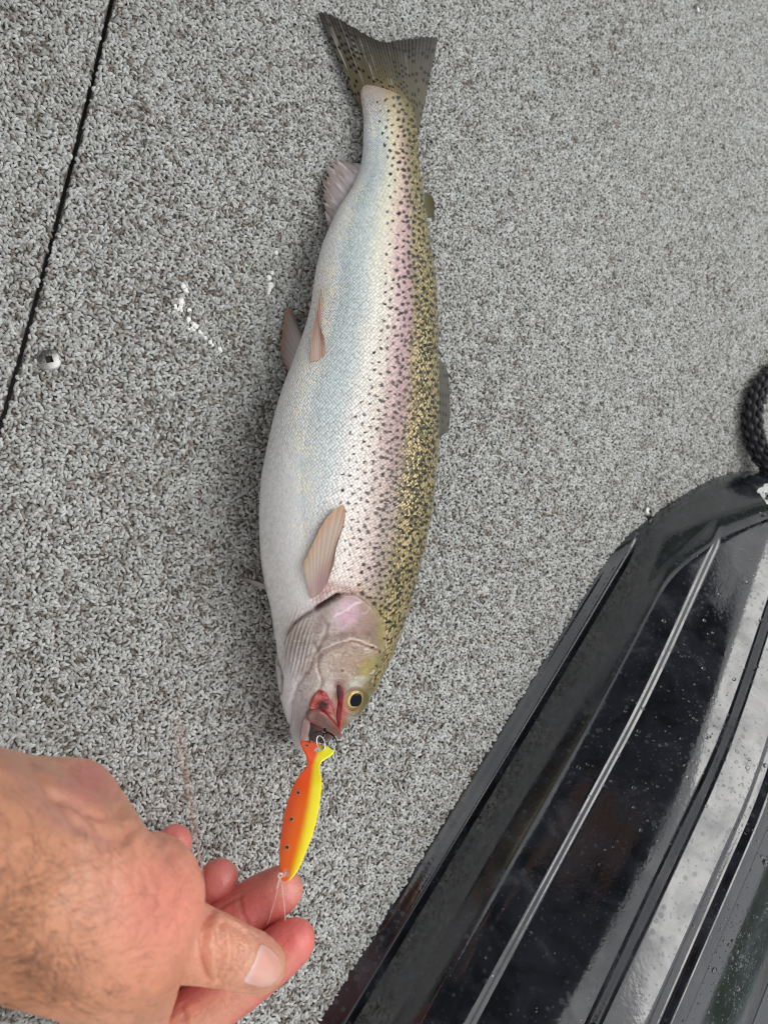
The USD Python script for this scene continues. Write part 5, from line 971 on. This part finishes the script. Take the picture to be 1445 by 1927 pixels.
hook = thing('treble_hook', 'dark curved treble hook caught in the corner of the trout mouth', 'fish hook', px3([(606, 1380), (607, 1381), (608, 1382)], hkD)[0])
obj('hook_bend', tube(px3([(582.5, 1397), (583.5, 1390), (588, 1383), (597, 1378.5), (607, 1378), (613, 1381)], [hkD - .002, hkD - .002, hkD - .001, hkD, hkD + .001]), np.linspace(0.0004, 0.00068, 60), 10), HOOKM, hook)
obj('hook_bend', tube(px3([(612, 1381), (619, 1380), (627, 1385), (632.5, 1393), (634.5, 1400), (634, 1407)], [hkD + .001, hkD, hkD - .001, hkD - .003]), np.linspace(0.00068, 0.00022, 60), 10), HOOKM, hook)
obj('shank', tube(px3([(611, 1372), (611, 1380), (609, 1387), (606.5, 1392)], [hkD + .003, hkD, hkD - .001]), 0.0008, 10), HOOKM, hook)
obj('eye', tube(px3([(606, 1391), (609, 1394), (606.5, 1398), (603, 1394.5), (606, 1391)], hkD - .001), 0.0005, 8), HOOKM, hook)

# ------------------------------------------------------------------ lines
MONO = mat('clear_monofilament', {'n': ('noise_texture', {'scale': 300.0}), 'r': ('rgb_ramp', {'ramp': [(0.3, (0.86, 0.70, 0.64)), (0.7, (0.90, 0.78, 0.72))]}), 'p': ('principled_bsdf', {'roughness': 0.12, 'transmission_weight': 0.35, 'ior': 1.5})}, [('n.fac', 'r.fac'), ('r.color', 'p.base_color')])
knot = thing('line_knot', 'tiny clear knot and loose line ends at the lower eye of the lure', 'fishing line', at_d(np.array(527.), np.array(1648.), np.array(0.337)))
obj('knot', tube(px3([(524, 1645), (529, 1644.5), (531, 1648.5), (527, 1652), (523.6, 1649), (527, 1645), (531, 1647)], 0.3365), 0.00042, 8), MONO, knot)
obj('loop', tube(px3([(529, 1649), (533, 1650), (536, 1646), (538.5, 1641)], [0.3365, .336, .338]), 0.00022, 7), MONO, knot)
pA, _ = on_hand(np.array([503.0]), np.array([1738.0]), 0.0004); pB, _ = on_hand(np.array([537.0]), np.array([1736.0]), 0.0004); k0 = at_d(np.array(527.5), np.array(1650.), np.array(0.3365))
for e, nm in ((pA[0], 'strand'), (pB[0], 'strand')):
    tt3 = np.linspace(0, 1, 24)[:, None]; obj(nm, tube(k0 * (1 - tt3) + e * tt3 + np.array([0, 0, 0.001]) * np.sin(np.pi * tt3), 0.00016, 6), MONO, knot)
obj('tag_end', tube(px3([(527, 1651), (524, 1660), (520.5, 1673)], [.3365, .336, .335]), 0.00022, 6), MONO, knot)
LINE2 = mat('brown_line', {'n': ('noise_texture', {'scale': 900.0}), 'r': ('rgb_ramp', {'ramp': [(0.3, (0.42, 0.25, 0.19)), (0.7, (0.54, 0.34, 0.27))]}), 'p': ('principled_bsdf', {'roughness': 0.35})}, [('n.fac', 'r.fac'), ('r.color', 'p.base_color')])
la = at_d(np.array(386.), np.array(1692.), np.array(0.312)); lb = at_d(np.array(371.), np.array(1590.), np.array(0.235)); lc_ = at_d(np.array(338.), np.array(1385.), np.array(0.098))
dirl = lc_ - lb; ld_pts = np.vstack([at_d(np.array(384.), np.array(1715.), np.array(0.318)), la, at_d(np.array(381.), np.array(1640.), np.array(0.285)), lb, lc_, lc_ + dirl * 0.06])
line2 = thing('fishing_line', 'blurred brownish fishing line rising from the palm past the little finger', 'fishing line', la)
obj('line', tube(spline(ld_pts, 90), 0.00019, 7), LINE2, line2)

# ------------------------------------------------------------------ small things on the carpet
FLECK = mat('white_fleck', {'g': ('geometry', {}), 'n': ('noise_texture', {'scale': 900.0}), 'r': ('rgb_ramp', {'ramp': [(0.3, (0.70, 0.70, 0.68)), (0.7, (0.82, 0.82, 0.80))]}), 'p': ('principled_bsdf', {'roughness': 0.4})}, [('g.position', 'n.vector'), ('n.fac', 'r.fac'), ('r.color', 'p.base_color')])
def flecks(pts, label, seed):
    r = np.random.default_rng(seed); p0 = on_z(pts[0][0], pts[0][1], 0); t = thing('white_fleck_trail', label, 'paint flecks', p0, group='white fleck trails on the carpet')
    for u, v, rad in pts:
        b = trimesh.creation.icosphere(2); c = on_z(u, v, 0.0012); b.vertices *= (1 + 0.5 * (fbm2(b.vertices[:, :2] + b.vertices[:, 2:] * 1.7 + r.uniform(0, 50), 1.3, 2, 3) - 0.5))[:, None]
        b.vertices = b.vertices * [rad * 0.00033, rad * 0.00037, rad * 0.00018] + c; obj('fleck', b, FLECK, t)
flecks([(345, 538.5, 4.6), (349.5, 545, 4.2), (352.5, 548, 2.6), (340.5, 567, 6), (343, 572, 5), (339.5, 578, 4), (330, 574, 3.2), (331, 580, 3.4), (341.5, 584, 3), (335, 582, 2.6), (356.5, 583.5, 4.2), (355, 600, 4.4), (354.5, 605, 3), (364.5, 610, 4.4), (369, 614, 4.4), (361, 617, 3), (355.5, 619.5, 3), (364, 622, 3.6), (376, 624, 3.4), (380, 627, 2.4), (386.5, 635.5, 3.4), (395.5, 643.5, 3.6), (400, 649, 3), (413.5, 656, 4), (416, 660, 3)], 'trail of small white flecks on the carpet right of the left screw', 1)
flecks([(520, 475, 4), (512, 513, 4), (506.5, 522, 5), (510, 537, 6), (507, 545, 4), (505, 551, 3.6), (488, 678, 3)], 'few white flecks on the carpet beside the trout belly', 2)
TWIG = mat('dry_stem', {'n': ('noise_texture', {'scale': 400.0}), 'r': ('rgb_ramp', {'ramp': [(0.3, (0.16, 0.10, 0.06)), (0.7, (0.26, 0.18, 0.11))]}), 'p': ('principled_bsdf', {'roughness': 0.7})}, [('n.fac', 'r.fac'), ('r.color', 'p.base_color')])
twp = np.array([on_z(u, v, 0.0026) for u, v in [(411, 1337), (420, 1336), (432, 1336.5), (446, 1339), (456, 1338)]])
tag(obj('dry_stem', tube(spline(twp, 24), np.linspace(0.0004, 0.0002, 24), 6), TWIG), 'short brown dry stem lying on the carpet left of the trout chin', 'plant stem')
# beads of water in the pile
br = np.random.default_rng(91); bpx = np.c_[br.normal(170, 62, 150), br.normal(1030, 58, 150)]; bvv, bff, off = [], [], 0; b0 = trimesh.creation.icosphere(2)
for u, v in bpx:
    r = br.uniform(0.00035, 0.0008); c = on_z(u, v, 0.0016); bvv.append(c + b0.vertices * r * [1, 1, 0.85]); bff.append(b0.faces + off); off += len(b0.vertices)
tag(obj('water_beads', trimesh.Trimesh(np.vstack(bvv), np.vstack(bff), process=False), DROP), 'tiny clear beads of water caught in the carpet at the left', 'water beads', kind='stuff')
#@@END
